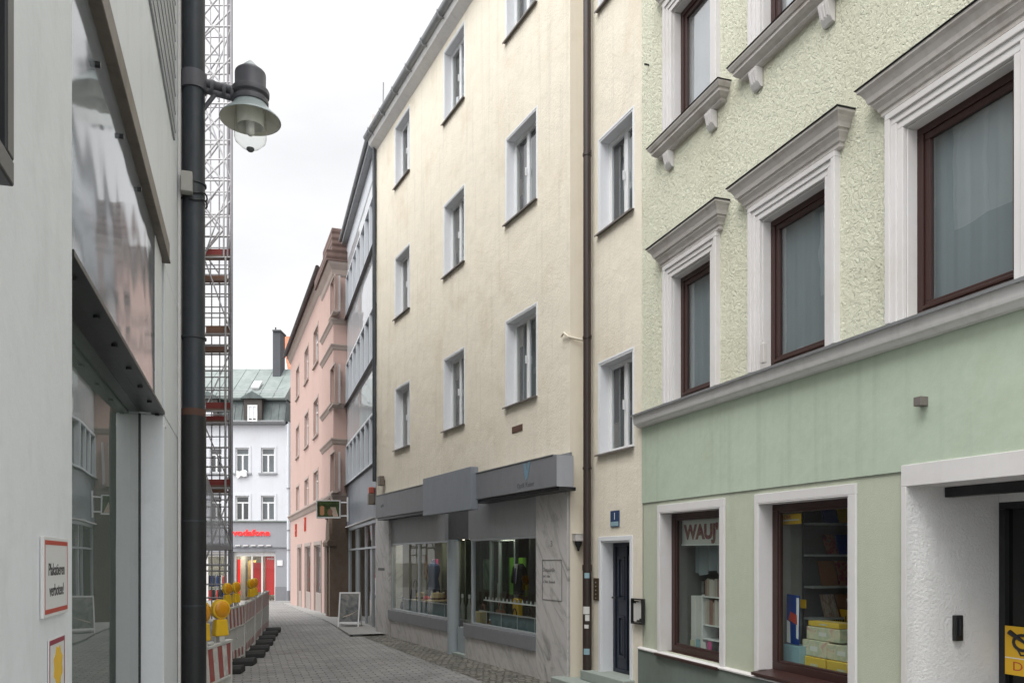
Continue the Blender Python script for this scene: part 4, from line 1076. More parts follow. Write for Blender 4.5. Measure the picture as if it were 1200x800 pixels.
# ground floor
gb = -1.2
pd = [(349, 353.2, 642), (357.6, 364, 640), (368.6, 376.4, 638.5), (381, 391.2, 636)]
gh = []
vt = sum(fP.v((a+b)/2, y) for a, b, y in pd)/4
for a, b, y in pd: gh.append((fP.u(a), fP.u(b), gb, vt))
wall(fP, uPL, rs_, gb, vP1, [h for h in gh[:3]], .3).build('ground_floor_wall', M['pink_low'], pink) if False else None
wall(fP, uPL, 0, gb, vP1, gh[:3] + [(gh[3][0], min(gh[3][1], -.9), gb, vt)], .16).build('ground_floor_wall', M['pink'], pink)
for i, h in enumerate(gh):
    a, b = h[0], (h[1] if i < 3 else min(h[1], -.9))
    zg = ground_z(fP.P(a, 0).y) - zP
    door_ = i == 3
    m = MB(fP); m.ring(a, b, zg, vt, .05, -.10, -.05, bb=.12 if door_ else .02)
    if not door_: m.box(a+.06, b-.06, zg+.02, zg+.75, -.10, -.03)
    o = m.build('shop_door' if door_ else 'shop_window', M['pink_low'] if not door_ else M['black_metal'], pink, bevel=.004)
    m = MB(fP); v0 = zg + (.12 if door_ else .75); m.quad((a+.03, v0, -.07), (b-.03, v0, -.07), (b-.03, vt-.03, -.07), (a+.03, vt-.03, -.07)); m.build('pane', M['far_glass'], o)
    m = MB(fP); m.quad((a-.5, zg, -1.6), (b+.5, zg, -1.6), (b+.5, vt+.3, -1.6), (a-.5, vt+.3, -1.6)); m.build('room_wall', collage('dim shop goods', [(.01,.012,.01),(.03,.04,.025),(.10,.09,.06),(.02,.05,.02)], 2.2), o)
    m = MB(fP); m.box(a-.16, a-.005, zg-.1, vt+.16, -.02, .025); m.box(b+.005, b+.16, zg-.1, vt+.16, -.02, .025); m.box(a-.16, b+.16, vt+.005, vt+.16, -.021, .026); m.build('surround', M['pink_low'], o, bevel=.01)
m = MB(fP); m.box(uPL, gh[0][0]-.2, gb, -1.2+.55, .0, .02); m.build('plinth', M['pink_low'], pink)
# stone portal on the bay, arched
m = MB(fP); pu0, pu1 = -.85+.0, .0
po = (fP.u(384, .2), .02); 
zg = ground_z(pk.y) - zP
pv = fP.v(396, 639, .2)
m.box(po[0], po[0]+.28, zg-.1, pv, .06, .26); m.box(po[1]-.24, po[1], zg-.1, pv, .06, .26)
m.extr(po[0]-.08, po[1]+.08, [(pv, .06), (pv, .34), (pv+.12, .36), (pv+.2, .30), (pv+.2, .06)])
um = (po[0]+po[1])/2; hw = (po[1]-po[0])/2
arc = [(um + hw*1.02*math.cos(math.pi*i/12), pv+.2 + .75*math.sin(math.pi*i/12)) for i in range(13)]
m.poly(arc, .06, .27); m.box(um-.14, um+.14, pv+.85, pv+1.25, .06, .32); m.lathe(fP.P(um, pv+1.25, .2), [(.14,0),(.16,.06),(.08,.12),(.1,.2),(.0,.32)], 12)
pt = m.build('portal', M['portal'], pink, 'carved brown stone portal with a rounded pediment', bevel=.015)
m = MB(fP); m.box(po[0]+.28, po[1]-.24, zg-.05, pv, .0, .12); m.build('portal_door', M['brown_frame'], pt)
m = MB(fPE); m.box(-RW-.05, 1.0, zg-.1, vP1-.14, -.02, .03); m.build('corner_pilaster', M['portal'], pink, bevel=.01)
lettering(fP, 'H', fP.u(346.6), fP.v(349, 628), .02, .85, M['sign_red'], pink, depth=.03)
lettering(fP, 'M', fP.u(357.4), fP.v(359, 622), .02, .85, M['sign_red'], pink, depth=.03, sx=.8)

# ================================================================== 5. WHITE HOUSE AT THE END OF THE STREET
endh = thing('corner_house', 'white house with green copper mansard roof closing the far end of street', 'house', fE.P(fE.u(290), 0))
eu_ = lambda px: fE.u(px)
ev_ = lambda py: fE.v(300, py)
eL, eR = eu_(160), eu_(337.5)
ew = []
for a, b in ((246, 260.5), (276, 292), (306, 322), (214, 229)):
    ew.append((eu_(a), eu_(b), ev_(554), ev_(524.5))); ew.append((eu_(a), eu_(b), ev_(609.5), ev_(580.5)))
wall(fE, eL, eR, ev_(611), ev_(497), ew, .16).build('front_wall', M['end_white'], endh)
shops = [(eu_(273), eu_(323), -.3, ev_(646)), (eu_(200), eu_(267), -.3, ev_(646))]
wall(fE, eL, eR, -.6, ev_(611), shops, .35, w=.02).build('ground_floor_wall', M['end_grey'], endh)
for i, (a, b, c, d) in enumerate(ew):
    m = MB(fE); m.ring(a, b, c, d, .075, -.18, -.08); m.box((a+b)/2-.05, (a+b)/2+.05, c+.075, d-.45, -.17, -.07); m.box(a+.075, b-.075, d-.47, d-.39, -.17, -.072)
    o = m.build('window', M['pvc'], endh)
    m = MB(fE); m.quad((a+.06, c+.06, -.12), (b-.06, c+.06, -.12), (b-.06, d-.06, -.12), (a+.06, d-.06, -.12)); m.build('pane', M['far_glass'], o)
    m = MB(fE); m.quad((a, c, -.4), (b, c, -.4), (b, d, -.4), (a, d, -.4)); m.build('curtain', M[['drape_dark','drape_dark','net_light','drape_dark','net_light','net_light','net','net'][i]], o)
    m = MB(fE); m.ring(a-.12, b+.12, c, d+.12, .12, -.0, .03, 'lrt'); m.build('surround', M['end_white'], o)
    m = MB(fE); m.box(a-.15, b+.15, c-.09, c, -.1, .10); m.build('sill', M['zinc'], o)
    if i == 2:
        m = MB(fE); vs = []; fs = []
        for k in range(9):
            x = a + .1 + (b-a-.2)*k/8; z = c - .02 - .05*math.sin(k*.9)
            vs += [fE.P(x, z+.18, .0), fE.P(x, z+.14, .16), fE.P(x, z-.22-.06*math.sin(k*1.4), .17)]
            if k: fs += [(3*k-3, 3*k, 3*k+1, 3*k-2), (3*k-2, 3*k+1, 3*k+2, 3*k-1)]
        m.add(vs, fs).build('bedding', M['sign_white'], o, smooth=True)
m = MB(fE); m.extr(eL, eR, [(ev_(612), .02), (ev_(611), .12), (ev_(609.8), .12), (ev_(609.8), .002)]); m.build('string_course', M['copper'], endh)
m = MB(fE); m.extr(eL, eR, [(ev_(641), .021), (ev_(641), .10), (ev_(638), .10), (ev_(638), .021)]); m.build('string_course', M['end_grey'], endh)
lettering(fE, 'vodafone', eu_(273.2), ev_(627.2), .03, .52, M['red_glow'], endh, sx=1.18, depth=.05, bold=.012)
for k in range(5):
    m = MB(fE); x = eu_(280 + k*9); m.box(x-.15, x+.15, ev_(639.5), ev_(638.6)+.02, .101, .25); m.build('sign_spotlight', M['zinc_light'], endh)
for n, (a, b, c, d) in enumerate(shops):
    m = MB(fE); m.ring(a, b, -.2, d, .12, -.3, -.18, bt=.28)
    bars = (.42, .66) if n == 0 else (.3, .62)
    for t in bars: m.box(a+(b-a)*t-.05, a+(b-a)*t+.05, .0, d-.28, -.29, -.19)
    o = m.build('shop_front', M['zinc_light'], endh)
    m = MB(fE); m.quad((a+.1, -.1, -.25), (b-.1, -.1, -.25), (b-.1, d-.2, -.25), (a+.1, d-.2, -.25)); m.build('pane', glass('far shop glass', (.9,.92,.9), 1.3), o)
    room(fE, a, b, -.2, d, -.36, -4, M['room_light'], endh)
    for t in (.25, .55, .8):
        x = a + (b-a)*t; q_ = MB(fE); q_.box(x-.3, x+.3, d-.06, d-.02, -2.2, -1.6); q_.build('ceiling_light', M['light_shop'], endh)
a, b = shops[0][0], shops[0][1]
m = MB(fE); m.box(eu_(308.5), eu_(321), .35, ev_(650), -.5, -.4); rp = m.build('red_panel', M['red'], endh)
lettering(fE, 'vodafone', eu_(310.5), ev_(655.5), -.397, .28, M['sign_white'], rp, sx=.8, depth=.004)
m = MB(fE); m.box(eu_(289), eu_(300), .5, ev_(659), -1.1, -1.0); m.build('red_panel', M['red'], endh)
m = MB(fE); m.box(eu_(273.5), eu_(276), .3, ev_(655), -.9, -.8); m.build('red_panel', M['red_glow'], endh)
m = MB(fE); m.box(eu_(276.5), eu_(286), -.2, ev_(656), -2.4, -2.3); m.build('shop_partition', paint('ochre partition', (.42,.30,.10), .6), endh)
m = MB(fE); m.box(eu_(324.5), eu_(331.8), ev_(658+13), ev_(663.5), .021, .05) if False else m.box(eu_(325), eu_(331.5), ev_(662.5), ev_(656), .021, .06); m.build('notice_plate', M['sign_white'], endh)
m = MB(fE); m.box(eu_(322.8), eR, -.6, ev_(687), .021, .06); m.build('plinth', M['fascia'], endh)
# mansard
def mansard():
    m = MB(fE); m.extr(eL, eR-.15, [(ev_(497)-.05, .002), (ev_(497), .35), (ev_(495), .42), (ev_(493.5), .42), (ev_(493.5), .002)]); m.build('eaves', M['zinc'], endh)
    m = MB(fE); v0, v1, v2 = ev_(493.5), ev_(466.5), fE.v(300, 433, -3.25)
    m.extr(eL, eR-.15, [(v0, .2), (v0, -8), (v1, -7.6), (v1, -.25)])
    for i in range(int((eR-eL)/.45)):
        x = eL + .2 + i*.45; m.extr(x, x+.03, [(v0, .2), (v0, .235), (v1, -.215), (v1, -.25)])
    m.build('mansard_wall', M['copper_dark'], endh)
    m = MB(fE); m.extr(eL, eR-.15, [(v1-.1, .05), (v1+.0, .12), (v1+.05, .1), (v2, -3.2), (v2+.05, -3.3), (v1+.05, -7.6), (v1-.1, -7.6)])
    for i in range(int((eR-eL)/.9)):
        x = eL + .3 + i*.9; m.extr(x, x+.035, [(v1+.05, .10), (v1+.09, .11), (v2+.03, -3.2), (v2-.02, -3.2)])
    rf_ = m.build('roof', M['copper'], endh)
    t = .36; x0, x1 = fE.u(297, -1.1), fE.u(306, -1.1); w = .12 - 3.3*t; vk = v1 + .05 + (v2-v1)*t
    m = MB(fE); m.extr(x0, x1, [(vk-.25, w+.42), (vk-.12, w+.48), (vk+.40, w-.22), (vk+.28, w-.30)]); m.build('skylight', M['sign_white'], rf_)
    m = MB(fE); m.tube([fE.P(eL, v1+.35, .05), fE.P(eR-.2, v1+.35, .05)], .02, 6); m.tube([fE.P(eL, v1+.5, -.05), fE.P(eR-.2, v1+.5, -.05)], .02, 6); m.build('snow_guard', M['zinc'], rf_)
    for pc in (298.5, 247):
        a, b = eu_(pc-10.5), eu_(pc+10.5); vb, vt = ev_(496.5), ev_(474)
        d = MB(fE); d.box(a, b, v0, ev_(468.5), -1.5, .40)
        d.extr(a+.1, b-.1, [(v0, .401), (v0, .45), (v0+.1, .45), (v0+.1, .401)])
        dm = d.build('dormer', M['slate_wood'], endh)
        d = MB(fE); um = (a+b)/2; d.poly([(a-.22, ev_(468.5)), (b+.22, ev_(468.5)), (um, ev_(460))], -1.8, .55); d.build('gable_roof', M['copper_dark'], dm)
        wa, wb = eu_(pc-5.7), eu_(pc+5.7)
        d = MB(fE); d.ring(wa, wb, vb+.08, vt-.1, .09, .401, .46); d.box(um-.04, um+.04, vb+.17, vt-.19, .401, .455); wn = d.build('window', M['pvc'], dm)
        d = MB(fE); d.quad((wa+.05, vb+.1, .42), (wb-.05, vb+.1, .42), (wb-.05, vt-.15, .42), (wa+.05, vt-.15, .42)); d.build('pane', M['clad_glass'], wn)
    m = MB(fE); m.box(fE.u(319.5,-2.3), fE.u(328.5,-2.3), fE.v(300,452,-2.3), fE.v(300,388,-2.3), -3.4, -2.3); m.box(fE.u(319,-2.2), fE.u(329,-2.2), fE.v(300,388,-2.2), fE.v(300,386,-2.2), -3.5, -2.2); ch = m.build('chimney', M['chimney'], endh, bevel=.02)
    m = MB(fE); m.tube([fE.P(fE.u(323,-2.8), fE.v(300,387,-2.8), -2.8), fE.P(fE.u(323,-2.8), fE.v(300,383.5,-2.8), -2.8)], .05, 8); m.build('chimney_pot', M['chimney'], ch)
mansard()
m = MB(fE); m.keep = True; m.quad((eR, -.6, 0), (eR, -.6, -8), (eR, ev_(493.5), -8), (eR, ev_(493.5), 0)); m.quad((eL, -.6, 0), (eL, -.6, -8), (eL, ev_(493.5), -8), (eL, ev_(493.5), 0)); m.quad((eL,-.6,-8),(eR,-.6,-8),(eR,ev_(493.5),-8),(eL,ev_(493.5),-8)); m.build('side_wall', M['end_white'], endh)
m = MB(fE); c = fE.P(eu_(338.6), 0, .16); m.tube([c + Vector((0,0,-.4)), c + Vector((0,0,ev_(497)))], .085, 12)
dpw = m.build('downpipe', M['end_white'], endh, smooth=True)
for v in (ev_(645), ev_(573), ev_(622)):
    q_ = MB(fE); q_.tube([c+Vector((0,0,v)), c+Vector((0,0,v+.08))], .11, 12); q_.build('pipe_clip', M['zinc'], dpw)
q_ = MB(fE); q_.tube([c+Vector((0,0,-.4)), c+Vector((0,0,.62))], .12, 12); q_.build('pipe_foot', M['fascia'], dpw, smooth=True)
# orange roofed house behind it
fO = Frame((0, 56, -1), (1, 0, 0))
oh = thing('tiled_house', 'steep orange tiled roof with a white verge rising behind grey chimney', 'house', fO.P(fO.u(345), 0))
a, b = fO.u(330, 0), fO.u(420); t0, t1 = fO.v(335, 462), fO.v(335, 394, -3.9)
m = MB(fO); m.box(a, b, -1, t0, -8, 0); m.build('wall', M['end_white'], oh)
e0_, e1_ = fO.u(342.5, .3), fO.u(329.8, -3.9)
def slab(x0, x1, q0, q1, th, nm, mt):
    m = MB(fO); lo = [(x0, t0, .3), (q0, t0, .3), (q1, t1, -3.9), (x1, t1, -3.9)]
    m.hexa([fO.P(u, v-th, w) for u, v, w in lo] + [fO.P(u, v, w) for u, v, w in lo]); return m.build(nm, mt, oh)
slab(e0_, e1_, b, b, .2, 'roof', M['tile']); slab(e0_-.22, e1_-.22, e0_-.01, e1_-.01, .3, 'verge', M['white_trim'])
m = MB(fO); m.quad((e1_, t1, -3.9), (b, t1, -3.9), (b, t0, -8.3), (e0_, t0, -8.3)); m.build('roof', M['tile'], oh)
# ================================================================== 6. WHITE SHOP ON THE LEFT
lshop = thing('white_shop', 'white painted shop close on the left with dark display glass and steel ledges', 'shop', fL.P(1.5, 0))
uA, uB = fL.u(85), fL.u(209.5)
LT = 8.6
m = MB(fL); m.box(-1.2, fL.u(28.5), -.1, LT, -.3, .018); m.build('pillar', M['white_paint'], lshop, bevel=.012)
m = MB(fL); m.box(fL.u(28.5)+.001, uA, -.1, LT, -.3, .0); m.build('pillar', M['white_paint'], lshop, bevel=.008)
# the upper glass lies flush with the pillar, the lower one sits back under a black soffit
vLd = fL.v(186.6, 287, .0); uE = fL.u(200, .035); vLt = max(fL.v(200.2, 287, .035), vLd + .03)
BK = -.13
vSo = fL.v(192.5, 486, .0); u192 = fL.u(192.5, .0)
m = MB(fL); m.box(uA, uB, vLd+.001, LT, -.25, .0); m.build('upper_wall', M['white_paint'], lshop)
m = MB(fL); m.box(uA+.001, uE, vLd-.004, vLd+.008, -.02, .035); m.box(uA+.001, uE, vLd+.008, vLt, .001, .030); m.build('upper_ledge', M['bronze'], lshop, bevel=.003)
pa = fL.at(165, 0, .01); pb_ = fL.u(205, .01); pv_ = fL.v(205, 165, .01)
m = MB(fL); m.box(pa[0]-2, pb_, pv_, pv_+3, .001, .012)
for i in range(24): m.box(pa[0]-2, pb_, pv_+.05+i*.12, pv_+.058+i*.12, .012, .016)
m.build('ribbed_panel', paint('grey ribbed panel', (.36,.37,.39), .55, .05), lshop)
m = MB(fL); m.box(u192, uB, -.1, vSo-.001, -.25, -.002); m.build('jamb', M['white_paint'], lshop, bevel=.006)
uG1 = fL.u(169.5, BK)
uG1 = min(uG1, u192-.02)
m = MB(fL); m.box(uG1+.012, u192-.001, -.1, vSo-.002, -.25, BK+.0); m.build('jamb', M['white_paint'], lshop, bevel=.004)
m = MB(fL); m.box(u192+.002, uB, vSo+.001, vLd, -.25, .0); m.build('jamb', M['white_paint'], lshop, bevel=.004)
m = MB(fL); m.box(uB-.11, uB-.005, -.1, LT, .001, .02); m.build('corner_bead', M['white_trim'], lshop, bevel=.004)
for v in (vSo-.06,):
    for u, w_ in ((u192+.06, .0),):
        m = MB(fL); c = fL.P(u, v, w_-.002); m.tube([c, c+fL.n*.008], .012, 12); m.build('bolt', M['white_trim'], lshop, smooth=True)
# black soffit and channel
m = MB(fL); m.box(uA+.001, u192, vSo, vSo+.02, -.068, .004); m.box(uA+.001, u192, vSo+.012, vSo+.03, BK-.03, -.070)
ch = m.build('steel_channel', M['black_metal'], lshop, bevel=.002)
for i in range(7):
    m = MB(fL); c = fL.P(uA+.2+i*.40, vSo, -.035); m.tube([c + Vector((0,0,.001)), c - Vector((0,0,.010))], .012, 10); m.build('bolt', M['black_metal'], ch)
# upper glass and its edge strip
uS0, uS1 = fL.u(183), fL.u(191.5)
m = MB(fL); m.quad((uA, vSo+.02, -.006), (uS0, vSo+.02, -.006), (uS0, vLd, -.006), (uA, vLd, -.006)); up = m.build('upper_glass', M['left_glass_up'], lshop)
m = MB(fL); m.box(uS0+.002, uS1-.05, vSo+.021, vLd-.005, -.05, -.004); m.build('frame', M['white_jamb'], up, bevel=.003)
m = MB(fL); m.box(uS1-.048, uS1, vSo+.021, vLd-.005, -.05, -.012); m.build('frame', M['black_metal'], up, bevel=.003)
m = MB(fL); m.quad((uA, vSo+.02, -.06), (uS1, vSo+.02, -.06), (uS1, vLd, -.06), (uA, vLd, -.06)); m.build('backing', M['fascia'], up)
for px, py in ((114, 76), (142, 160), (163, 222)):
    a = fL.at(px, py, .0); m = MB(fL); c = fL.P(a[0], a[1], -.01); m.tube([c, c+fL.n*.02], .010, 10); m.build('glass_stud', M['black_metal'], up)
# lower glass
m = MB(fL); m.quad((uA-.4, .12, BK), (uG1-.01, .12, BK), (uG1-.01, vSo+.012, BK), (uA-.4, vSo+.012, BK)); lg = m.build('display_glass', M['left_glass'], lshop)
m = MB(fL); m.box(uG1-.012, uG1+.011, -.1, vSo-.002, BK-.05, BK+.006); m.build('seal', M['black_metal'], lg)
m = MB(fL); m.box(uA-.4, uG1-.013, vSo-.05, vSo+.01, BK-.03, BK-.004); m.build('frame', M['bronze'], lg)
m = MB(fL); m.box(uA+.001, uG1-.013, -.1, .12, -.25, -.02); m.build('base_wall', M['white_paint'], lshop)
room(fL, uA-.5, uB-.05, -.1, vSo+.05, -.26, -2.2, M['room_dark'], lshop)
m = MB(fL); m.keep = True
m.quad((uB, -.1, 0), (uB, -.1, -4.2), (uB, LT, -4.2), (uB, LT, 0)); m.quad((-1.2,-.1,-4.2),(uB,-.1,-4.2),(uB,LT,-4.2),(-1.2,LT,-4.2)); m.quad((-1.2,-.1,0),(-1.2,-.1,-4.2),(-1.2,LT,-4.2),(-1.2,LT,0))
m.build('side_wall', M['white_paint'], lshop)
m = MB(fL); m.box(-1.3, uB+.05, LT+.002, LT+.2, -4.3, .15); m.build('roof', M['zinc'], lshop)
# dark display cabinet at the very left
va = fL.v(17, 220, .07)
m = MB(fL); u0, u1 = fL.u(17, .07)-.95, fL.u(17, .07); m.ring(u0, u1, va, va+1.5, .045, .0182, .07); m.box(u0+.046, u1-.046, va+.046, va+1.454, .0183, .04)
cb = tag(m.build('display_cabinet', M['black_metal'], None, origin=fL.P(u0, va), bevel=.004), 'dark steel framed display cabinet high on the white pillar', 'cabinet')
# the iron rainwater pipe at the corner
pc = fL.P(uB-.02, 0, .10); pr_ = 13.2*pc.y/F
zs = EYE + 167/F*pc.y
m = MB(); m.tube([pc+Vector((0,0,zs)), pc+Vector((0,0,LT))], pr_*.96, 28); dpipe = m.build('downpipe', M['dark_pipe'], lshop, 'dark grey iron rainwater pipe at the corner', smooth=True)
m = MB(); m.tube([pc+Vector((0,0,-.1)), pc+Vector((0,0,zs))], pr_*1.06, 28); m.build('standpipe', M['black_pipe'], dpipe, smooth=True)
m = MB(); m.tube([pc+Vector((0,0,zs-.03)), pc+Vector((0,0,zs+.05))], pr_*1.02, 28); m.build('collar', M['rust'], dpipe, smooth=True)
for z in (zs-1.35, zs-.75, zs+.55, EYE + 437/F*pc.y, 6.3):
    m = MB(); m.tube([pc+Vector((0,0,z)), pc+Vector((0,0,z+.012))], pr_*1.09, 28); m.build('pipe_clip', M['dark_pipe'], dpipe, smooth=True)
zb_ = EYE + 430/F*pc.y
m = MB(fL); u = uB-.14; m.box(u-.03, u+.05, zb_-.06, zb_+.08, .024, .10); jb = m.build('junction_box', M['sill'] if False else paint('beige box', (.38,.37,.34), .5), lshop, bevel=.006)
for k in (0, .05):
    m = MB(); pts = []
    for i in range(15):
        th = -2.6 + 4.2*i/14; pts.append(pc + Vector((math.cos(th)*pr_*1.12, math.sin(th)*pr_*1.12, zb_ - .03 - k + .01*math.sin(i))))
    m.tube(pts, .006, 6); m.build('cable', M['black_metal'], jb, smooth=True)

# signs on the pillar
def img_panel(nm, label, cat, fr, u0, u1, v0, v1, w0, w1, mt, bev=.0015, group=None):
    m = MB(fr); m.box(u0, u1, v0, v1, w0, w1)
    o = m.build(nm, mt, None, origin=fr.P((u0+u1)/2, v0, w0), bevel=bev); return tag(o, label, cat, group)
s0, s1 = fL.u(53, .012), fL.u(81.5, .012)
sv0 = (fL.v(53, 724.5, .01) + fL.v(81.5, 716, .01))/2; sv1 = (fL.v(53, 628, .01) + fL.v(81.5, 631, .01))/2
sg = img_panel('notice_sign', 'white sign with red bars reading Plakatieren verboten on white pillar', 'sign', fL, s0, s1, sv0, sv1, .001, .009, M['sign_white'])
h_ = sv1-sv0; wd = s1-s0
m = MB(fL); m.box(s0+.02*wd*2, s1-.04*wd, sv1-.10*h_, sv1-.045*h_, .0091, .0096); m.box(s0+.04*wd, s1-.04*wd, sv0+.045*h_, sv0+.10*h_, .0091, .0096)
m.box(s0+.04*wd, s0+.052*wd, sv0+.10*h_, sv1-.10*h_, .0091, .0096); m.box(s1-.052*wd, s1-.04*wd, sv0+.10*h_, sv1-.10*h_, .0091, .0096)
m.build('red_border', M['sign_red'], sg, origin=sg.location)
for t, dy in (('Plakatieren', .52), ('verboten!', .26)):
    lettering(fL, t, (s0+s1)/2, sv0+dy*h_, .0091, h_*.215, M['ink'], sg, align='CENTER', sx=.98*wd/h_/1.42, depth=.0004, origin=sg.location, bold=.0006)
s0, s1 = fL.u(58, .005), fL.u(76.5, .005); sv1 = (fL.v(58, 750, .01) + fL.v(76.5, 743, .01))/2; sv0 = sv1 - .32
ps = img_panel('poster', 'small white poster with a red border below the Plakatieren sign', 'poster', fL, s0, s1, sv0, sv1, .001, .004, M['sign_white'])
wd = s1-s0
m = MB(fL); m.ring(s0+.004, s1-.004, sv0+.004, sv1-.004, .006, .0041, .0046, bt=.012); m.build('red_border', paint('crimson ink', (.28,.03,.06), .4), ps, origin=ps.location)
m = MB(fL)
um = (s0+s1)/2 + .01
m.poly([(um+.045*math.cos(a)*(1+.25*(i%2)), sv1-.075+.045*math.sin(a)*(1+.25*(i%2))) for i, a in enumerate([2*math.pi*k/16 for k in range(16)])], .0041, .0045); m.build('printed_motif', M['yellow'], ps, origin=ps.location)
m = MB(fL); m.poly([(um-.028, sv1-.24), (um+.026, sv1-.24), (um+.03, sv1-.12), (um-.02, sv1-.12)], .0041, .0045); m.build('printed_motif', M['cyan'], ps, origin=ps.location)
m = MB(fL); m.poly([(um-.05, sv1-.31), (um+.055, sv1-.31), (um+.05, sv1-.25), (um-.04, sv1-.24)], .0041, .0045); m.build('printed_motif', M['sign_red'], ps, origin=ps.location)

# ================================================================== 7. SCAFFOLDED HOUSE BEYOND, SCAFFOLD
fL2 = left_frame(Vector((-3.15, 6.7, 0)), 238)
uL2 = 18.0
lh = thing('scaffolded_house', 'old grey rendered house behind the scaffold and the iron pipe', 'house', fL2.P(9, 0))
wh = []
for i in range(5):
    for j in range(2): wh.append((1.2+i*3.3, 2.5+i*3.3, 3.9+j*2.9, 5.6+j*2.9))
wall(fL2, 0, uL2, -.2, 10.6, wh + [(1+i*4.2, 4+i*4.2, .4, 2.9) for i in range(4)], .2).build('front_wall', plaster('old grey render', (.26,.255,.24)), lh)
for a, b, c, d in wh + [(1+i*4.2, 4+i*4.2, .4, 2.9) for i in range(4)]:
    m = MB(fL2); m.ring(a, b, c, d, .08, -.2, -.12); m.box((a+b)/2-.04, (a+b)/2+.04, c+.08, d-.08, -.19, -.125); o = m.build('window', M['pvc'], lh)
    m = MB(fL2); m.quad((a+.05, c+.05, -.15), (b-.05, c+.05, -.15), (b-.05, d-.05, -.15), (a+.05, d-.05, -.15)); m.build('pane', M['clad_glass'], o)
m = MB(fL2); m.keep = True
m.quad((0, -.2, 0), (0, -.2, -6), (0, 10.6, -6), (0, 10.6, 0)); m.quad((uL2, -.2, 0), (uL2, -.2, -6), (uL2, 10.6, -6), (uL2, 10.6, 0)); m.quad((0,-.2,-6),(uL2,-.2,-6),(uL2,10.6,-6),(0,10.6,-6))
m.build('side_wall', M['end_white'], lh)
m = MB(fL2); m.box(-.1, uL2+.1, 10.602, 10.9, -6.1, .35); m.build('roof', M['zinc'], lh)

sX0, sX1, sY = -8.02, -7.30, 21.1
k_ = sX0 / sY
scaf = thing('scaffold', 'tall galvanised steel scaffold with red toe boards and grey netting', 'scaffold', (-7.66, 21.1, 0))
nb = [0, 2.07, 4.14]
dX = -.376
def sp(ix, iy, z):
    x = sX0 + (sX1-sX0)*ix
    return Vector((x + dX*nb[iy], sY + nb[iy], z))
TOPZ = 18.2
def st_tube(nm, a, b, r=.024, mt='galv'):
    m = MB(); m.tube([a, b], r, 8); return m.build(nm, M[mt], scaf, smooth=True)
for iy in range(2):
    for ix in (0, 1): st_tube('standard', sp(ix, iy, .05), sp(ix, iy, TOPZ), .036 if ix else .03, 'galv_dark' if ix else 'galv')
st_tube('standard', sp(.72, 0, 9.6), sp(.72, 0, TOPZ), .024, 'galv'); st_tube('standard', sp(.60, 1, 9.6), sp(.60, 1, TOPZ), .022, 'galv_dark')
st_tube('standard', sp(.86, 0, 9.6), sp(.86, 0, TOPZ), .026, 'galv_dark'); st_tube('standard', sp(.25, 1, 9.6), sp(.25, 1, TOPZ), .022, 'galv')
for iy in range(2):
    for ix in (0, 1):
        p_ = sp(ix, iy, 0); m = MB(); m.box(p_.x-.075, p_.x+.075, 0, .01, -p_.y-.075, -p_.y+.075); m.tube([p_, p_+Vector((0,0,.25))], .018, 8); m.build('base_plate', M['galv_dark'], scaf)
lifts = [1.6 + 2.0*k for k in range(8)]
for z in lifts:
    for iy in range(2):
        st_tube('transom', sp(0, iy, z), sp(1, iy, z), .026)
    for ix in (0, 1):
        st_tube('ledger', sp(ix, 0, z), sp(ix, 1, z), .022, 'galv_dark')
        for dz in (.5, 1.0): st_tube('guard_rail', sp(ix, 0, z+dz), sp(ix, 1, z+dz), .019, 'galv')
    if 2 < z < 10:
        for iy in range(1):
            for t0_, t1_ in ((0, .16), (.86, 1)):
                e_ = sp(0, 1, 0) - sp(0, 0, 0); a, b = sp(0, 0, z) + e_*t0_, sp(1, 0, z) + e_*t0_; c, d = sp(1, 0, z) + e_*t1_, sp(0, 0, z) + e_*t1_
                up_ = Vector((0,0,.05)); q = [a+Vector((.04,.03,.03)), b+Vector((-.04,.03,.03)), c+Vector((-.04,-.03,.03)), d+Vector((.04,-.03,.03))]
                m = MB(); m.hexa([q[0], q[1], q[2], q[3]] + [v + up_ for v in q]); m.build('deck', M['deck'], scaf)
        for iy in (0, 1):
            a, b = sp(0, iy, z), sp(1, iy, z)
            m = MB(); yy = a.y + (.05 if iy < 1 else -.05); red_ = (iy == 0 and (round(z*10) in (36, 56, 96))) or (iy == 1 and round(z*10) == 56)
            m.box(a.x+.04, b.x-.04, z+.085, z+.235, -yy-.015, -yy+.015); m.build('toe_board', M['toe_red' if red_ else 'toe_brown'], scaf)
    for dz in (.55, 1.05): st_tube('end_rail', sp(0, 0, z+dz), sp(1, 0, z+dz), .019); st_tube('end_rail', sp(0, 1, z+dz), sp(1, 1, z+dz), .017, 'galv_dark')
# diagonal bracing of the end frames (dense towards the top)
zz = 9.7; i = 0
while zz < TOPZ - .8:
    st_tube('brace', sp(i%2*.72, 0, zz), sp((i+1)%2*.72, 0, zz+.62), .024)
    st_tube('brace', sp((i+1)%2*.6, 1, zz+.2), sp(i%2*.6, 1, zz+.8), .022, 'galv_dark')
    if i % 2: st_tube('brace', sp(0, 0, zz+.05), sp(.99, 0, zz+.75), .024)
    zz += .62; i += 1
for j, z in enumerate(lifts[:-1]):
    st_tube('brace', sp(j%2, 0, z), sp((j+1)%2, 0, z+2.0) if z > 7 else sp((j+1)%2, 1, z+2), .019, 'galv')
    st_tube('brace', sp(1, j%2, z), sp(1, (j+1)%2, z+2.0), .019, 'galv_dark')
for ix_ in (.30, .62): st_tube('standard', sp(ix_, 1, .05), sp(ix_, 1, 9.6), .018, 'galv_dark')
st_tube('standard', sp(.78, 0, .05), sp(.78, 0, 9.6), .03, 'galv')
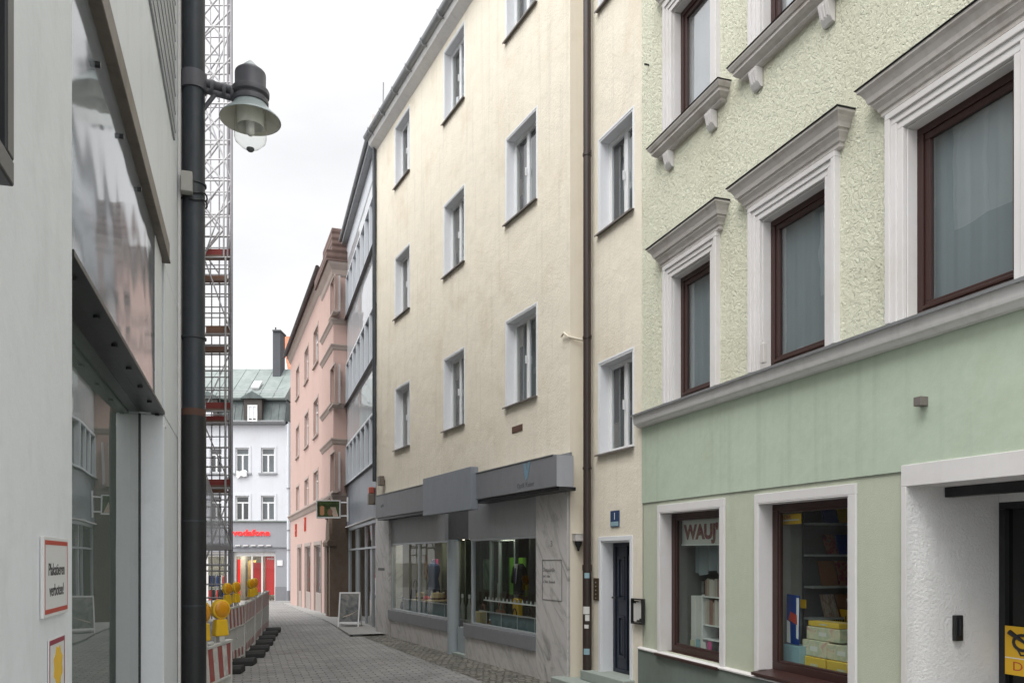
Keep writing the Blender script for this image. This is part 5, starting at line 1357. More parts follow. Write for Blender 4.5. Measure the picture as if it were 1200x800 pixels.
for z in lifts[:5]:
    for dz in (.28, .8, 1.35, 1.65): st_tube('end_rail', sp(0, 1, z+dz), sp(1, 1, z+dz), .017, 'galv' if dz < 1 else 'galv_dark')
    st_tube('end_rail', sp(0, 0, z+1.7), sp(1, 0, z+1.7), .018)
for z in (.75, 1.1, 1.45, 2.0): st_tube('end_rail', sp(0, 0, z), sp(1, 0, z), .02)
m = MB(); m.box(sX0-.03, sX1+.05, 2.0, 2.1, -sY+.03, -sY+.09); m.build('portal_beam', M['galv'], scaf)
# netting hung across the bottom bays
m = MB(); n = 10
sz = lambda y: EYE + (655-y)/F*(sY-.06)
ed = [(sX0-.02, 545), (sX0+.06, 552), (sX0+.22, 575), (sX0+.42, 598), (sX0+.62, 622), (sX1+.02, 641)]
vs = []; fs = []
for i, (x, y) in enumerate(ed):
    for j in range(7):
        z = 2.1 + (sz(y)-2.1)*j/6
        vs.append(Vector((x, sY-.06-.03*math.sin(i*1.7+j*1.1), z)))
    if i:
        for j in range(6): fs.append(((i-1)*7+j, i*7+j, i*7+j+1, (i-1)*7+j+1))
m.add(vs, fs); m.keep = True
def netmat():
    mm, nt, b = new_mat('grey netting'); L = nt.links; out = nt.nodes['Material Output']
    tr = N(nt, 'ShaderNodeBsdfTransparent'); mx = N(nt, 'ShaderNodeMixShader')
    n_ = noise(nt, coords(nt), 3.0, 4, .6); rr = ramp(nt, n_.outputs['Fac'], [(.3, grey(.62)), (.7, grey(.85))])
    b.inputs['Base Color'].default_value = (.50,.51,.53,1); b.inputs['Roughness'].default_value = .8
    L.new(rr.outputs['Color'], mx.inputs[0]); L.new(tr.outputs[0], mx.inputs[1]); L.new(b.outputs[0], mx.inputs[2]); L.new(mx.outputs[0], out.inputs['Surface'])
    return mm
m.build('netting', netmat(), scaf, smooth=True)
m = MB(); a = sp(0,0,0); m.tube([Vector((x, sY-.065, sz(y)+.01)) for x, y in ed], .014, 6); m.build('net_rope', M['galv'], scaf, smooth=True)

# ================================================================== 8. BARRIERS, FEET, WARNING LAMPS
BRT = 'red and white barrier boards fencing off the scaffold'
def make_barrier(label, loc, rz):
    t = thing('barrier', label, 'barrier', loc, BRT, rz)
    t.rotation_euler = (0,0,0); bpy.context.view_layer.update()
    org = Vector(loc)
    def bx(nm, x0, x1, y0, y1, z0, z1, mt, bev=.006):
        m = MB(); m.box(org.x+x0, org.x+x1, org.z+z0, org.z+z1, -org.y-y1, -org.y-y0); return m.build(nm, mt, t, bevel=bev)
    bx('striped_board', .04, 1.96, -.022, .022, .62, .93, M['stripes'])
    bx('frame_rail', .0, 2.0, -.028, .028, .931, .962, M['plastic_white'])
    bx('frame_rail', .04, 1.96, -.026, .026, .590, .619, M['plastic_white'])
    bx('frame_rail', .04, 1.96, -.026, .026, .06, .09, M['plastic_white'])
    bx('lower_board', .04, 1.96, -.018, .018, .091, .235, M['stripes'])
    m = MB(); fr_ = Frame((org.x, org.y, org.z), (1,0,0))
    wall(fr_, .04, 1.96, .236, .589, [(.30+k*.5, .38+k*.5, .40, .43) for k in range(3)], .02, mb=m, w=.012); wall(fr_, .04, 1.96, .236, .589, [(.30+k*.5, .38+k*.5, .40, .43) for k in range(3)], .0, mb=m, w=-.012)
    m.keep = True; m.build('panel', M['plastic_white'], t)
    for x in (.0, 1.962): bx('end_post', x, x+.038, -.026, .026, .02, .93, M['plastic_white'])
    for x in (.5, 1.4):
        bx('handle', x-.07, x+.07, -.02, .02, .963, .99, M['plastic_white'], .008)
    for x in (.16, 1.12):
        m = MB(); m.poly([(org.x+x+dx, org.y+dy) for dx, dy in ()], 0, 0) if False else None
        pr = [(x-.19,.0),(x+.19,.0),(x+.17,.075),(x+.08,.115),(x-.08,.115),(x-.17,.075)]
        vs = [org + Vector((a, -.36, b)) for a, b in pr] + [org + Vector((a*.0 + x + (a-x)*.8, .36, b*.8)) for a, b in pr]
        nn = len(pr); m.add(vs, [list(range(nn)), list(range(2*nn-1, nn-1, -1))] + [(i, nn+i, nn+(i+1)%nn, (i+1)%nn) for i in range(nn)])
        m.build('foot', M['rubber'], t, bevel=.015)
    t.rotation_euler = (0,0,rz)
    return t
def ang(a, b): return math.atan2(b[1]-a[1], b[0]-a[0])
segs = [((-2.72,6.05),(-2.80,8.0),'red and white barrier board nearest the viewer beside the iron pipe'),
        ((-4.50,12.35),(-4.74,14.32),'second red and white barrier board, set back behind the nearest one'),
        ((-4.77,14.38),(-5.20,16.33),'third red and white barrier board along the street'),
        ((-5.21,16.38),(-5.68,18.33),'fourth red and white barrier board, before the last one'),
        ((-5.69,18.38),(-6.12,20.33),'farthest red and white barrier board, beside the scaffold foot')]
b0 = None
for a, b, lab in segs:
    if b0 is None:
        b0 = make_barrier(lab, (a[0], a[1], 0), ang(a, b)); c = b0
    else:
        c = copy_tree(b0); c.location = (a[0], a[1], 0); c.rotation_euler = (0,0,ang(a,b)); c['label'] = lab
def make_lamp(label, loc, rz):
    t = thing('warning_lamp', label, 'warning lamp', loc, 'yellow warning lamps on the barriers', 0)
    o = Vector(loc)
    def fr_(p): return [o + Vector(q) for q in p]
    m = MB(); b = [(-.075,-.04,0),(.075,-.04,0),(.075,.04,0),(-.075,.04,0)]; tp = [(-.06,-.034,.16),(.06,-.034,.16),(.06,.034,.16),(-.06,.034,.16)]
    m.add(fr_(b)+fr_(tp), [(3,2,1,0),(4,5,6,7)]+[(i,(i+1)%4,4+(i+1)%4,4+i) for i in range(4)]); m.build('battery_case', M['yellow'], t, bevel=.014, seg=3)
    m = MB(); c = o + Vector((0,0,.255)); m.tube([c+Vector((0,-.030,0)), c+Vector((0,-.024,0)), c+Vector((0,.024,0)), c+Vector((0,.030,0))], [.086,.094,.094,.086], 28); m.build('lamp_ring', M['yellow'], t, smooth=True)
    for s in (-1, 1):
        m = MB(); m.tube([c+Vector((0,s*.0305,0)), c+Vector((0,s*.043,0)), c+Vector((0,s*.052,0))], [.078,.066,.03], 24); m.build('lens', M['amber'], t, smooth=True)
    m = MB(); m.box(o.x-.03, o.x+.03, o.z-.06, o.z, -o.y-.032, -o.y+.032); m.build('clamp', M['plastic_white'], t, bevel=.004)
    t.rotation_euler = (0,0,rz); return t
lp = [((-2.755,7.22), 1.35, 'yellow warning lamp half hidden by the iron pipe'), ((-2.785,7.74), 0.95, 'large yellow warning lamp on the nearest barrier, right of the half hidden one'),
      ((-4.60,13.1), 1.2, 'yellow warning lamp on the second barrier, its left one'), ((-4.66,13.7), 1.3, 'yellow warning lamp on the second barrier, its right one'),
      ((-5.07,15.75), 1.25, 'yellow warning lamp on the third barrier'), ((-5.24,16.5), 1.3, 'yellow warning lamp at the near end of the fourth barrier')]
l0 = None
for (x, y), rz, lab in lp:
    if l0 is None: l0 = make_lamp(lab, (x, y, 1.02), rz)
    else:
        c = copy_tree(l0); c.location = (x, y, 1.02); c.rotation_euler = (0,0,rz); c['label'] = lab

fE2 = Frame(fE.P(0,0,-1.4), (1,0,0))
for kx, (pa, pb, zt) in enumerate(((240, 252, 1.5), (254, 267, 1.5))):
    a, b = fE2.u(pa), fE2.u(pb)
    cr = thing('clothes_rack', ('left' if kx == 0 else 'right') + ' clothes rack with red, blue and black garments in the far shop behind the scaffold', 'clothes rack', fE2.P((a+b)/2, -.2), 'clothes racks in the far shop')
    for v in (1.55, .65):
        m = MB(fE2); m.tube([fE2.P(a, v, 0), fE2.P(b, v, 0)], .02, 6); m.build('rail', M['alu'], cr, smooth=True)
        n = 5
        for i in range(n):
            x = a + (b-a)*(i+.1)/n; w = (b-a)/n*.85; mt = ['red','denim','black_cloth','red','white_card','blue','black_cloth'][(i*3+kx*2+int(v*2)) % 7]
            m = MB(fE2); m.poly([(x, v-.72), (x+w, v-.70), (x+w*.9, v-.12), (x+w*.5, v-.02), (x+w*.1, v-.12)], -.18+.02*(i%2), .18); m.build('garment', M[mt], cr, bevel=.02)
    for x in (a, b):
        m = MB(fE2); m.tube([fE2.P(x, -.2, 0), fE2.P(x, 1.6, 0)], .02, 6); m.build('upright', M['alu'], cr, smooth=True)

# ================================================================== 9. STREET LAMP
lc = Vector((-1.963, 6.07, 0)); lc = lc + Vector((0,0,0))
k = (293.5-CX)/F; d_ = (k*pc.y - pc.x)/(fL.n.x - k*fL.n.y); lc = pc + fL.n*d_
sc_l = lc.y/F; z0 = EYE + (655-141)*sc_l
tl = thing('street_lamp', 'old grey bell shaped street lamp on an arm from the corner pipe', 'street lamp', (lc.x, lc.y, z0))
def lth(nm, prof, mt, n=40, parent=None):
    m = MB(); m.lathe(Vector((lc.x, lc.y, z0)), [(r*sc_l, z*sc_l) for r, z in prof], n); return m.build(nm, mt, parent or tl, smooth=True)
lth('cap', [(.5,69),(2,67),(16,56.5),(17.2,55),(17.6,53),(17.4,36),(18,35)], M['lamp_dark'])
lth('finial', [(0,70.5),(1.2,70),(13,58.5),(13.4,58)], M['lamp_shade'])
lth('collar', [(17,36),(21,34.5),(21.6,33),(21.4,28.5),(20,27.5),(18,27),(17.4,25),(20,24),(20.6,22),(20.4,18.5),(19,17.5),(17,17)], M['lamp_dark'])
sh_ = lth('shade', [(17,18),(19,17.5),(21,14),(25,9.5),(30.5,4.5),(34.2,1),(34.8,-.4),(34.4,-.8)], M['lamp_shade'])
lth('shade_lining', [(34.3,-.7),(33.8,.2),(30,3.6),(24.5,8.4),(20.3,12.6),(17.5,15),(.5,15.2)], M['lamp_inside'], parent=sh_)
gl_ = lth('globe', [(16.8,14),(17.4,6),(18.2,-8),(18.2,-21),(17,-25),(10,-31.5),(4.4,-34)], M['lamp_glass'])
lth('globe_tip', [(4.5,-33),(4.6,-34.6),(3,-36.4),(.2,-36.8)], M['lamp_dark'], parent=gl_)
lth('lamp_tube', [(.2,14),(4.5,14),(4.8,4),(4.4,-15),(2.5,-18),(.2,-18.6)], M['tube_white'], parent=gl_)
lth('reflector', [(15.2,13),(15.0,-8)], M['tube_white'], parent=gl_)
az = z0 + 31*sc_l
a0, a1 = pc + Vector((0,0,az+.03)), Vector((lc.x, lc.y, az)) - fL.n*.11
m = MB(); m.tube([a0, a0+(a1-a0)*.5, a1], .030, 14); arm = m.build('arm', M['lamp_dark'], tl, smooth=True)
m = MB(); m.tube([a0 + Vector((0,0,-.05)), a0+(a1-a0)*.9 + Vector((0,0,-.055))], .022, 12); m.build('lower_arm', M['lamp_dark'], tl, smooth=True)
for t in (.45, .75, .95):
    q = a0+(a1-a0)*t; dv = (a1-a0).normalized()
    m = MB(); m.tube([q + Vector((0,0,-.02)) - dv*.012, q + Vector((0,0,-.02)) + dv*.012], .052, 16); m.build('arm_clamp', M['lamp_dark'], arm, smooth=True)
m = MB(); m.tube([a0 + Vector((0,0,-.30)), a0 + (a1-a0)*.5 + Vector((0,0,-.07))], .016, 8); m.build('strut', M['lamp_dark'], tl, smooth=True)
m = MB(); m.tube([pc+Vector((0,0,az-.05)), pc+Vector((0,0,az+.07))], pr_*1.12, 28); m.build('pipe_bracket', M['lamp_dark'], tl, smooth=True)

# ================================================================== 10. SMALL STREET THINGS
# wall lamps and boxes on the cream house
def wall_lamp(fr, px, py, w, s, label):
    u, v = fr.at(px, py, w); t = thing('wall_lamp', label, 'wall lamp', fr.P(u, v-.1*s, w))
    m = MB(fr); m.box(u-.09*s, u+.09*s, v, v+.13*s, w+.005, w+.20*s); m.box(u-.10*s, u+.10*s, v+.13*s, v+.145*s, w+.003, w+.21*s); m.build('housing', M['trim_grey'], t, bevel=.008)
    m = MB(fr); m.lathe(fr.P(u, v, w+.10*s), [(.075*s,-.002),(.07*s,-.05*s),(.03*s,-.13*s),(.02*s,-.18*s),(.0,-.19*s)], 16); m.build('reflector', M['black_metal'], t, smooth=True)
    return t
fR = Frame(e0, e1-e0)
wall_lamp(fR, 675.5, 634, .0, .72, 'small grey wall lamp with a dark cone beside the brown pipe')
u, v = fY.at(664.5, 566, .1)
lt = thing('spotlight', 'small box spotlight at the right end of the grey fascia', 'spotlight', fY.P(u, v, .1))
m = MB(fY); m.box(u-.06, u+.03, v-.0, v+.10, .10, .22); m.build('housing', M['trim_grey'], lt, bevel=.006)
m = MB(fY); m.box(u-.03, u+.0, v-.05, v-.001, .13, .17); m.build('bracket', M['black_metal'], lt)
u, v = fY.at(450.5, 569, .0)
lt = thing('spotlight', 'small dark box light on the cream wall above left end of fascia', 'spotlight', fY.P(u, v, 0))
m = MB(fY); m.box(u-.10, u+.10, v, v+.22, .03, .14); m.build('housing', M['bronze'], lt, bevel=.01)
m = MB(fY); m.box(u-.03, u+.03, v+.08, v+.14, .002, .029); m.build('bracket', M['black_metal'], lt)
u, v = fGl.at(434, 590, .1)
lt = thing('alarm_light', 'red topped alarm box on the slate blue panel of the office', 'alarm', fGl.P(u, v, .0))
m = MB(fGl); m.box(u-.12, u+.12, v-.02, v+.24, .003, .16); m.build('box', M['bronze'], lt, bevel=.01)
m = MB(fGl); m.box(u-.10, u+.10, v+.242, v+.40, .01, .15); m.build('beacon', paint('dull red beacon', (.38,.08,.05), .3), lt, bevel=.02)
# house number and poster box
nu = img_panel('house_number', 'dark blue enamel house number plate above the navy door', 'house number', fS, fS.u(716.3), fS.u(726.3), fS.v(721, 617), fS.v(721, 598), .002, .014, M['plate_blue'])
a, b = fS.u(716.3), fS.u(726.3); c, d = fS.v(721, 617), fS.v(721, 598)
lettering(fS, '1', (a+b)/2, c+(d-c)*.45, .0145, (d-c)*.62, M['sign_white'], nu, align='CENTER', depth=.0006, origin=nu.location)
m = MB(fS); m.box(a+.01, b-.01, c+.01, c+(d-c)*.32, .0145, .016); m.build('lower_strip', M['cyan'], nu, origin=nu.location)
u0, u1 = fS.u(735.5, .1), fS.u(748.5, .1); c, d = fS.v(742, 731, .1), fS.v(742, 701, .1)
pb = thing('notice_box', 'black framed notice box with white sheets beside the green house corner', 'notice box', fS.P((u0+u1)/2, c, .0))
m = MB(fS); m.ring(u0, u1, c, d, .016, .012, .06); m.box(u0+.03, u1-.03, c+.03, d-.03, .012, .03); m.build('case', M['black_metal'], pb, bevel=.004)
for i in range(3):
    x0 = u0+.04+(u1-u0-.08)*i/3; m = MB(fS); m.box(x0-.01, x0+(u1-u0-.08)/3-.0, c+.03+.02*i, d-.03-.015*(2-i), .0305, .034); m.build('sheet', M['white_card'], pb)
# hanging picture sign
ysg = pk.y - .55
fH = Frame((0, ysg, 0), (1, 0.02, 0))
hu0, hu1, hv0, hv1 = fH.u(371.2), fH.u(399), fH.v(385, 607), fH.v(385, 586)
hs = thing('hanging_sign', 'projecting picture sign of vegetables hung above the street by the pink house', 'sign', fH.P((hu0+hu1)/2, hv0))
m = MB(fH); m.ring(hu0, hu1, hv0, hv1, .025, -.06, .06); m.box(hu0+.026, hu1-.026, hv0+.026, hv1-.026, -.05, .045); fr_h = m.build('frame', M['sign_white'], hs, bevel=.004)
m = MB(fH); m.box(hu0+.03, hu1-.03, hv0+.045, hv1-.03, .0455, .050); pc_h = m.build('picture', collage('leafy dark print', [(.012,.02,.006),(.05,.09,.02),(.02,.03,.01),(.13,.20,.05)], 6), hs)
hw, hh = hu1-hu0, hv1-hv0
m = MB(fH)
for i in range(4): m.poly([(hu0+hw*(.24+.10*math.cos(a))*1+.0, hv0+hh*(.26+.11*i) + hh*.10*math.sin(a)) for a in [2*math.pi*k/12 for k in range(12)]], .0505+.0006*i, .0511+.0006*i)
m.build('printed_shell', paint('print orange', (.45,.22,.11), .5, .2), pc_h)
for i in range(5):
    m = MB(fH); x = hu0+hw*(.70+.045*i); m.poly([(x, hv0+hh*.1), (x+.03, hv0+hh*.1), (x-.06, hv0+hh*.62), (x-.08, hv0+hh*.62)], .0505+.0005*i, .0509+.0005*i); m.build('printed_stalk', paint('print cream', (.55,.42,.34), .5, .2), pc_h)
m = MB(fH); m.poly([(hu0+hw*(.57+.11*math.cos(a)), hv0+hh*(.33+.20*math.sin(a))) for a in [2*math.pi*k/12 for k in range(12)]], .0505, .051); m.build('printed_root', paint('print brown', (.22,.12,.08), .5, .3), pc_h)
hx = fH.u(407.5)
for v in (hv0+hh*.13, hv1-hh*.12):
    m = MB(fH); m.tube([fH.P(hu1, v, 0), fH.P(hx, v, 0)], .022, 8); m.build('bracket_arm', M['sign_white'], hs, smooth=True)
m = MB(fH); m.tube([fH.P(hx, hv0-.1, 0), fH.P(hx, hv1+.1, 0)], .03, 8); m.build('mounting_post', M['sign_white'], hs, smooth=True)
# A-board
ab = gpt(408, 735.5); yb = ab.y
fA = Frame((0, yb, ground_z(yb)), (1, .03, 0))
x0, x1 = fA.u(395.5), fA.u(420.5); h = fA.v(408, 694) 
at_ = thing('pavement_sign', 'white framed A-board with a seafood picture standing on the street', 'A-board', fA.P((x0+x1)/2, 0))
lean = .28
def aboard(sgn, nm):
    m = MB(fA)
    def pt(u, v, w): return fA.P(u, v, sgn*(w + lean*(1 - v/h)) - (0 if sgn > 0 else .0) - .28)
    def bar(u0, u1, v0, v1):
        m.hexa([pt(u0,v0,-.015), pt(u1,v0,-.015), pt(u1,v1,-.015), pt(u0,v1,-.015), pt(u0,v0,.015), pt(u1,v0,.015), pt(u1,v1,.015), pt(u0,v1,.015)])
    bar(x0, x0+.035, 0, h); bar(x1-.035, x1, 0, h); bar(x0+.036, x1-.036, h-.035, h); bar(x0+.036, x1-.036, .12, .165)
    o = m.build(nm, M['sign_white'], at_, bevel=.003)
    m2 = MB(fA); m2.hexa([pt(x0+.034,.16,-.004), pt(x1-.034,.16,-.004), pt(x1-.034,h-.03,-.004), pt(x0+.034,h-.03,-.004), pt(x0+.034,.16,.006), pt(x1-.034,.16,.006), pt(x1-.034,h-.03,.006), pt(x0+.034,h-.03,.006)])
    pic = m2.build('picture', M['fish'], o)
    if sgn > 0:
        for i in range(5):
            m3 = MB(fA); a = x0+.10+i*.05; v = .27+.012*i
            q = [(a, v), (a+.20, v+.06+.02*i), (a+.24, v+.09+.02*i), (a+.05, v+.04)]
            m3.add([pt(u, vv, .0065+.0004*i) for u, vv in q], [(0,1,2,3)]); m3.keep = True; m3.build('printed_prawn', paint('print pale pink', (.45,.36,.28), .5, .2), pic)
aboard(1, 'front_panel'); aboard(-1, 'back_panel')
def flat(nm, label, cat, pts, z, mt, th=.012):
    c = sum(pts, Vector((0,0,0)))/len(pts); m = MB()
    lo = [Vector((p.x, p.y, ground_z(p.y)+z)) for p in pts]; hi = [q + Vector((0,0,th)) for q in lo]; n = len(pts)
    m.add(lo+hi, [list(range(n, 2*n)), list(range(n-1,-1,-1))] + [(i,(i+1)%n,n+(i+1)%n,n+i) for i in range(n)])
    return tag(m.build(nm, mt, None, origin=Vector((c.x, c.y, ground_z(c.y)+z)), bevel=.003), label, cat)
flat('door_mat', 'pale mat lying on the street before the office shop door', 'mat', [gpt(414, 745.5), gpt(433.5, 744), gpt(421, 737.5), gpt(403, 738.5)], .010, M['mat_white'])
flat('door_mat', 'pale slab mat lying behind the A-board', 'mat', [gpt(393, 734.2), gpt(419, 733), gpt(408, 727.5), gpt(389.5, 730.5)], .010, M['mat_white'])
# ---- goods in the cream shop
def bag(fr, u, v, w, wd, h, mt, label, cat='handbag', group=None):
    t = thing('handbag', label, cat, fr.P(u, v, w), group)
    m = MB(fr); a, b = wd/2, wd/2*.82; d = .06
    m.hexa([fr.P(u-a, v, w-d), fr.P(u+a, v, w-d), fr.P(u+b, v+h*.72, w-d*.5), fr.P(u-b, v+h*.72, w-d*.5), fr.P(u-a, v, w+d), fr.P(u+a, v, w+d), fr.P(u+b, v+h*.72, w+d*.5), fr.P(u-b, v+h*.72, w+d*.5)])
    m.build('body', mt, t, bevel=.02, seg=3)
    m = MB(fr); m.hexa([fr.P(u-b*.98, v+h*.35, w+d*.78), fr.P(u+b*.98, v+h*.35, w+d*.78), fr.P(u+b, v+h*.73, w-d*.4), fr.P(u-b, v+h*.73, w-d*.4), fr.P(u-b*.98, v+h*.35, w+d*.95), fr.P(u+b*.98, v+h*.35, w+d*.95), fr.P(u+b, v+h*.745, w+d*.6), fr.P(u-b, v+h*.745, w+d*.6)]); m.build('flap', mt, t, bevel=.008)
    m = MB(fr); m.tube([fr.P(u+wd*.3*math.cos(th), v+h*.70+h*.32*math.sin(th), w) for th in [math.pi*i/12 for i in range(13)]], .011, 8); m.build('strap', mt, t, smooth=True)
    return t
def stand(nm, label, cat, fr, u0, u1, v0, v1, w0, w1, mt, bev=.01, group=None):
    return img_panel(nm, label, cat, fr, u0, u1, v0, v1, w0, w1, mt, bev, group)
vS = vW[0] - .098
U = lambda px, w=-.5: fY.u(px, w)
gb_ = 'handbags set out behind the right shop window'
bag(fY, U(566,-.4), vS, -.40, .26, .42, M['leather'], 'tan leather handbag at the left of right shop window', group=gb_)
bag(fY, U(587,-.45), vS, -.45, .32, .48, M['leather'], 'large tan handbag in the middle of right shop window', group=gb_)
bag(fY, U(603,-.45), vS, -.45, .26, .40, M['leather_dark'], 'dark brown handbag under the lime green poster', group=gb_)
bag(fY, U(622,-.40), vS, -.40, .24, .44, M['leather_dark'], 'dark brown handbag at the right edge of right shop window', group=gb_)
stand('gift_box', 'cream box with a round motif at the left of the right shop window', 'box', fY, U(558,-.28), U(566,-.28), vS, vS+.30, -.34, -.22, M['straw'])
pz = -1.05
lm_ = thing('poster', 'lime green poster with a dark jacket hung in front of it', 'poster', fY.P(U(608,pz), fY.v(608, 700, pz), pz))
m = MB(fY); m.box(U(597,pz), U(616.5,pz), fY.v(605, 697, pz), fY.v(605, 653, pz), pz-.02, pz); m.build('sheet', M['lime'], lm_)
jk = thing('jacket', 'dark jacket over a white shirt hanging before the lime green poster', 'jacket', fY.P(U(609,-.9), fY.v(609, 697, -.9), -.9))
ju, jt, jb_ = U(607.5,-.9), fY.v(609, 660, -.9), fY.v(609, 697, -.9); jh = jt-jb_
m = MB(fY); m.poly([(ju-.15, jb_), (ju+.16, jb_), (ju+.17, jb_+jh*.55), (ju+.25, jb_+jh*.30), (ju+.29, jb_+jh*.40), (ju+.19, jb_+jh*.88), (ju+.07, jt), (ju-.07, jt), (ju-.18, jb_+jh*.88), (ju-.26, jb_+jh*.42), (ju-.22, jb_+jh*.34), (ju-.15, jb_+jh*.58)], -.97, -.86); m.build('body', M['black_cloth'], jk, bevel=.03, seg=3)
m = MB(fY); m.poly([(ju-.02, jb_+jh*.35), (ju+.07, jt-.01), (ju-.07, jt-.01)], -.859, -.845); m.build('shirt', M['sign_white'], jk, bevel=.006)
m = MB(fY); m.poly([(ju-.03, jb_+jh*.42), (ju-.005, jb_+jh*.42), (ju+.012, jt-.08), (ju-.03, jt-.08)], -.8445, -.838); m.build('tie', paint('violet tie', (.10,.06,.24), .6), jk)
stand('yellow_vase', 'small orange yellow vase below the lime green poster', 'vase', fY, U(603,-.75), U(609,-.75), vS, vS+.55, -.82, -.70, M['yellow'], .03)
# price tags on the rail
tu0, tu1 = uW[2]+.12, uW[3]-.12; tv = vW[0]+.43
tr_ = thing('tag_rail', 'white rail of small upright tags across the right shop window', 'rail', fY.P((tu0+tu1)/2, tv, -.2))
m = MB(fY); m.box(tu0, tu1, tv-.012, tv+.008, -.22, -.20); m.build('rail', M['sign_white'], tr_)
n = 16
for i in range(n):
    x = tu0 + (tu1-tu0)*(i+.5)/n; m = MB(fY); m.poly([(x-.02, tv+.009), (x+.03, tv+.009), (x+.02, tv+.058), (x+.0, tv+.058)], -.215, -.207); m.build('tag', M['net_light'], tr_)
# left window
bag(fY, U(487,-.5), vS, -.5, .55, .75, M['black_cloth'], 'big black bag in the middle of the left shop window')
bag(fY, U(472,-.3), vS, -.3, .34, .36, M['denim'], 'dark blue checked bag low at the left of left shop window')
def hat(u, v, w, r, mt, label):
    t = thing('hat', label, 'hat', fY.P(u, v, w)); m = MB(fY); m.lathe(fY.P(u, v, w), [(r,0),(r*.97,.02),(r*.62,.03),(r*.58,.10),(r*.5,.16),(.0,.18)], 24); m.build('crown', mt, t, smooth=True)
    m = MB(fY); m.lathe(fY.P(u, v+.028, w), [(r*.63,0),(r*.61,.04)], 24); m.build('band', M['leather_dark'], t, smooth=True)
    m = MB(fY); m.tube([fY.P(u, v-.3, w), fY.P(u, v+.05, w)], .02, 10); m.build('stand', M['alu'], t)
hat(U(513,-.4), vS+.38, -.4, .27, M['straw'], 'straw hat on a stand at the right of left shop window')
hat(U(493,-.3), vS+.36, -.3, .18, M['straw'], 'small straw hat beside the big black bag')
stand('red_purse', 'small red purse between two straw hats', 'purse', fY, U(498,-.35), U(505,-.35), vS+.16, vS+.46, -.40, -.30, M['red'], .04)
stand('poster', 'magenta poster with a dark figure in the left shop window', 'poster', fY, U(506,-1.0), U(513,-1.0), fY.v(510, 672, -1), fY.v(510, 655, -1), -1.02, -1.0, M['pinkp'], .002)
dr = thing('dress_form', 'dark blue dress on a form in front of the magenta poster', 'dress form', fY.P(U(508,-.85), vS, -.85))
m = MB(fY); m.lathe(fY.P(U(508,-.85), vS, -.85), [(.0,.30),(.16,.30),(.15,.6),(.11,.8),(.15,.98),(.13,1.10),(.05,1.16),(.045,1.22),(.0,1.24)], 20); m.build('torso', M['denim'], dr, smooth=True)
m = MB(fY); m.tube([fY.P(U(508,-.85), vS, -.85), fY.P(U(508,-.85), vS+.32, -.85)], .02, 8); m.build('stand', M['alu'], dr)
stand('vase', 'tall pale vase at the left of the left shop window', 'vase', fY, U(474,-.7), U(478,-.7), vS, vS+.85, -.8, -.66, M['straw'], .05)
stand('perfume_box', 'white carton at the far left of the left shop window', 'box', fY, U(464.5,-.5), U(469,-.5), vS+.0, vS+.7, -.6, -.45, M['white_card'], .02)
# ---- goods in the green house's windows
u0, u1 = gwin[0]; z = -.24
bt = fG.v(800, 609, z); bb = fG.v(796, 637, z)
bn = img_panel('banner', 'white banner with collage letters at the top of the narrow shop window', 'banner', fG, u0+.06, u1+.02, bb, gT-.09, -.250, -.245, M['white_card'])
hb = gT-.09-bb
lettering(fG, "WAUJ'", u0+.12, bb+hb*.22, -.2445, hb*.80, M['photo_mix'], bn, sx=.56*(u1-u0)/.62, depth=.0004, origin=bn.location, bold=.012)
m = MB(fG); m.box(u0+.06, u1+.02, bb-.02, bb-.002, -.25, -.235); m.build('rail', M['sign_white'], bn, origin=bn.location)
vb_ = gB2 - .028
rk = thing('shelf_rack', 'small rack of upright books in the narrow shop window', 'shelf', fG.P((u0+u1)/2, vb_, -.5))
sv = [vb_+.14, vb_+.30, vb_+.62]
for i, v in enumerate(sv):
    m = MB(fG); m.box(u0+.22, u1+.12, v-.012, v, -.62, -.42); m.build('shelf', M['sign_white'], rk)
m = MB(fG); m.box(u0+.20, u0+.218, vb_, sv[2]+.02, -.62, -.42); m.build('side_panel', M['sign_white'], rk)
for i, v in enumerate(sv):
    top_ = (sv[i+1]-.02) if i < 2 else v+.21
    x = u0+.235; k = 0
    if i == 0: continue
    bk_ = tag(None, '', '') if False else None
    while x < u1+.08:
        w_ = .035 + .02*((k*7) % 3); hh_ = (top_-v)*(.86+.05*((k*5) % 3)); m = MB(fG); m.box(x, x+w_-.003, v+.001, v+hh_, -.58, -.44)
        cc = [(.34,.28,.23),(.45,.40,.34),(.26,.15,.12),(.50,.46,.42),(.36,.33,.30)][(k*3+i) % 5]
        o = m.build('book', paint('book cover %d' % ((k*3+i) % 5), cc, .6, .05), None, origin=fG.P(x, v, -.5), bevel=.002)
        tag(o, 'book standing on the %s board of the rack in the narrow shop window' % ('upper' if i == 2 else 'middle'), 'book', 'books on the %s board of the narrow window rack' % ('upper' if i == 2 else 'middle')); x += w_; k += 1
stand('carton', 'upright white carton left of the book rack in the narrow shop window', 'carton', fG, u0+.10, u0+.20, vb_, vb_+.62, -.44, -.34, M['white_card'], .004)
a, b = fG.u(810, -.6), fG.u(823.5, -.6); c, d = fG.v(816, 694, -.6), fG.v(816, 680, -.6)
ck = stand('wall_clock', 'small square white clock above the book rack', 'clock', fG, a, b, c, d, -.62, -.60, M['sign_white'], .004)
m = MB(fG); um = (a+b)/2; vm = (c+d)/2; m.box(um-.004, um+.004, vm, vm+.05, -.599, -.597); m.box(um, um+.035, vm-.004, vm+.004, -.599, -.597); m.build('hands', M['ink'], ck, origin=ck.location)
m = MB(fG); vs = []; fs = []
n = 30
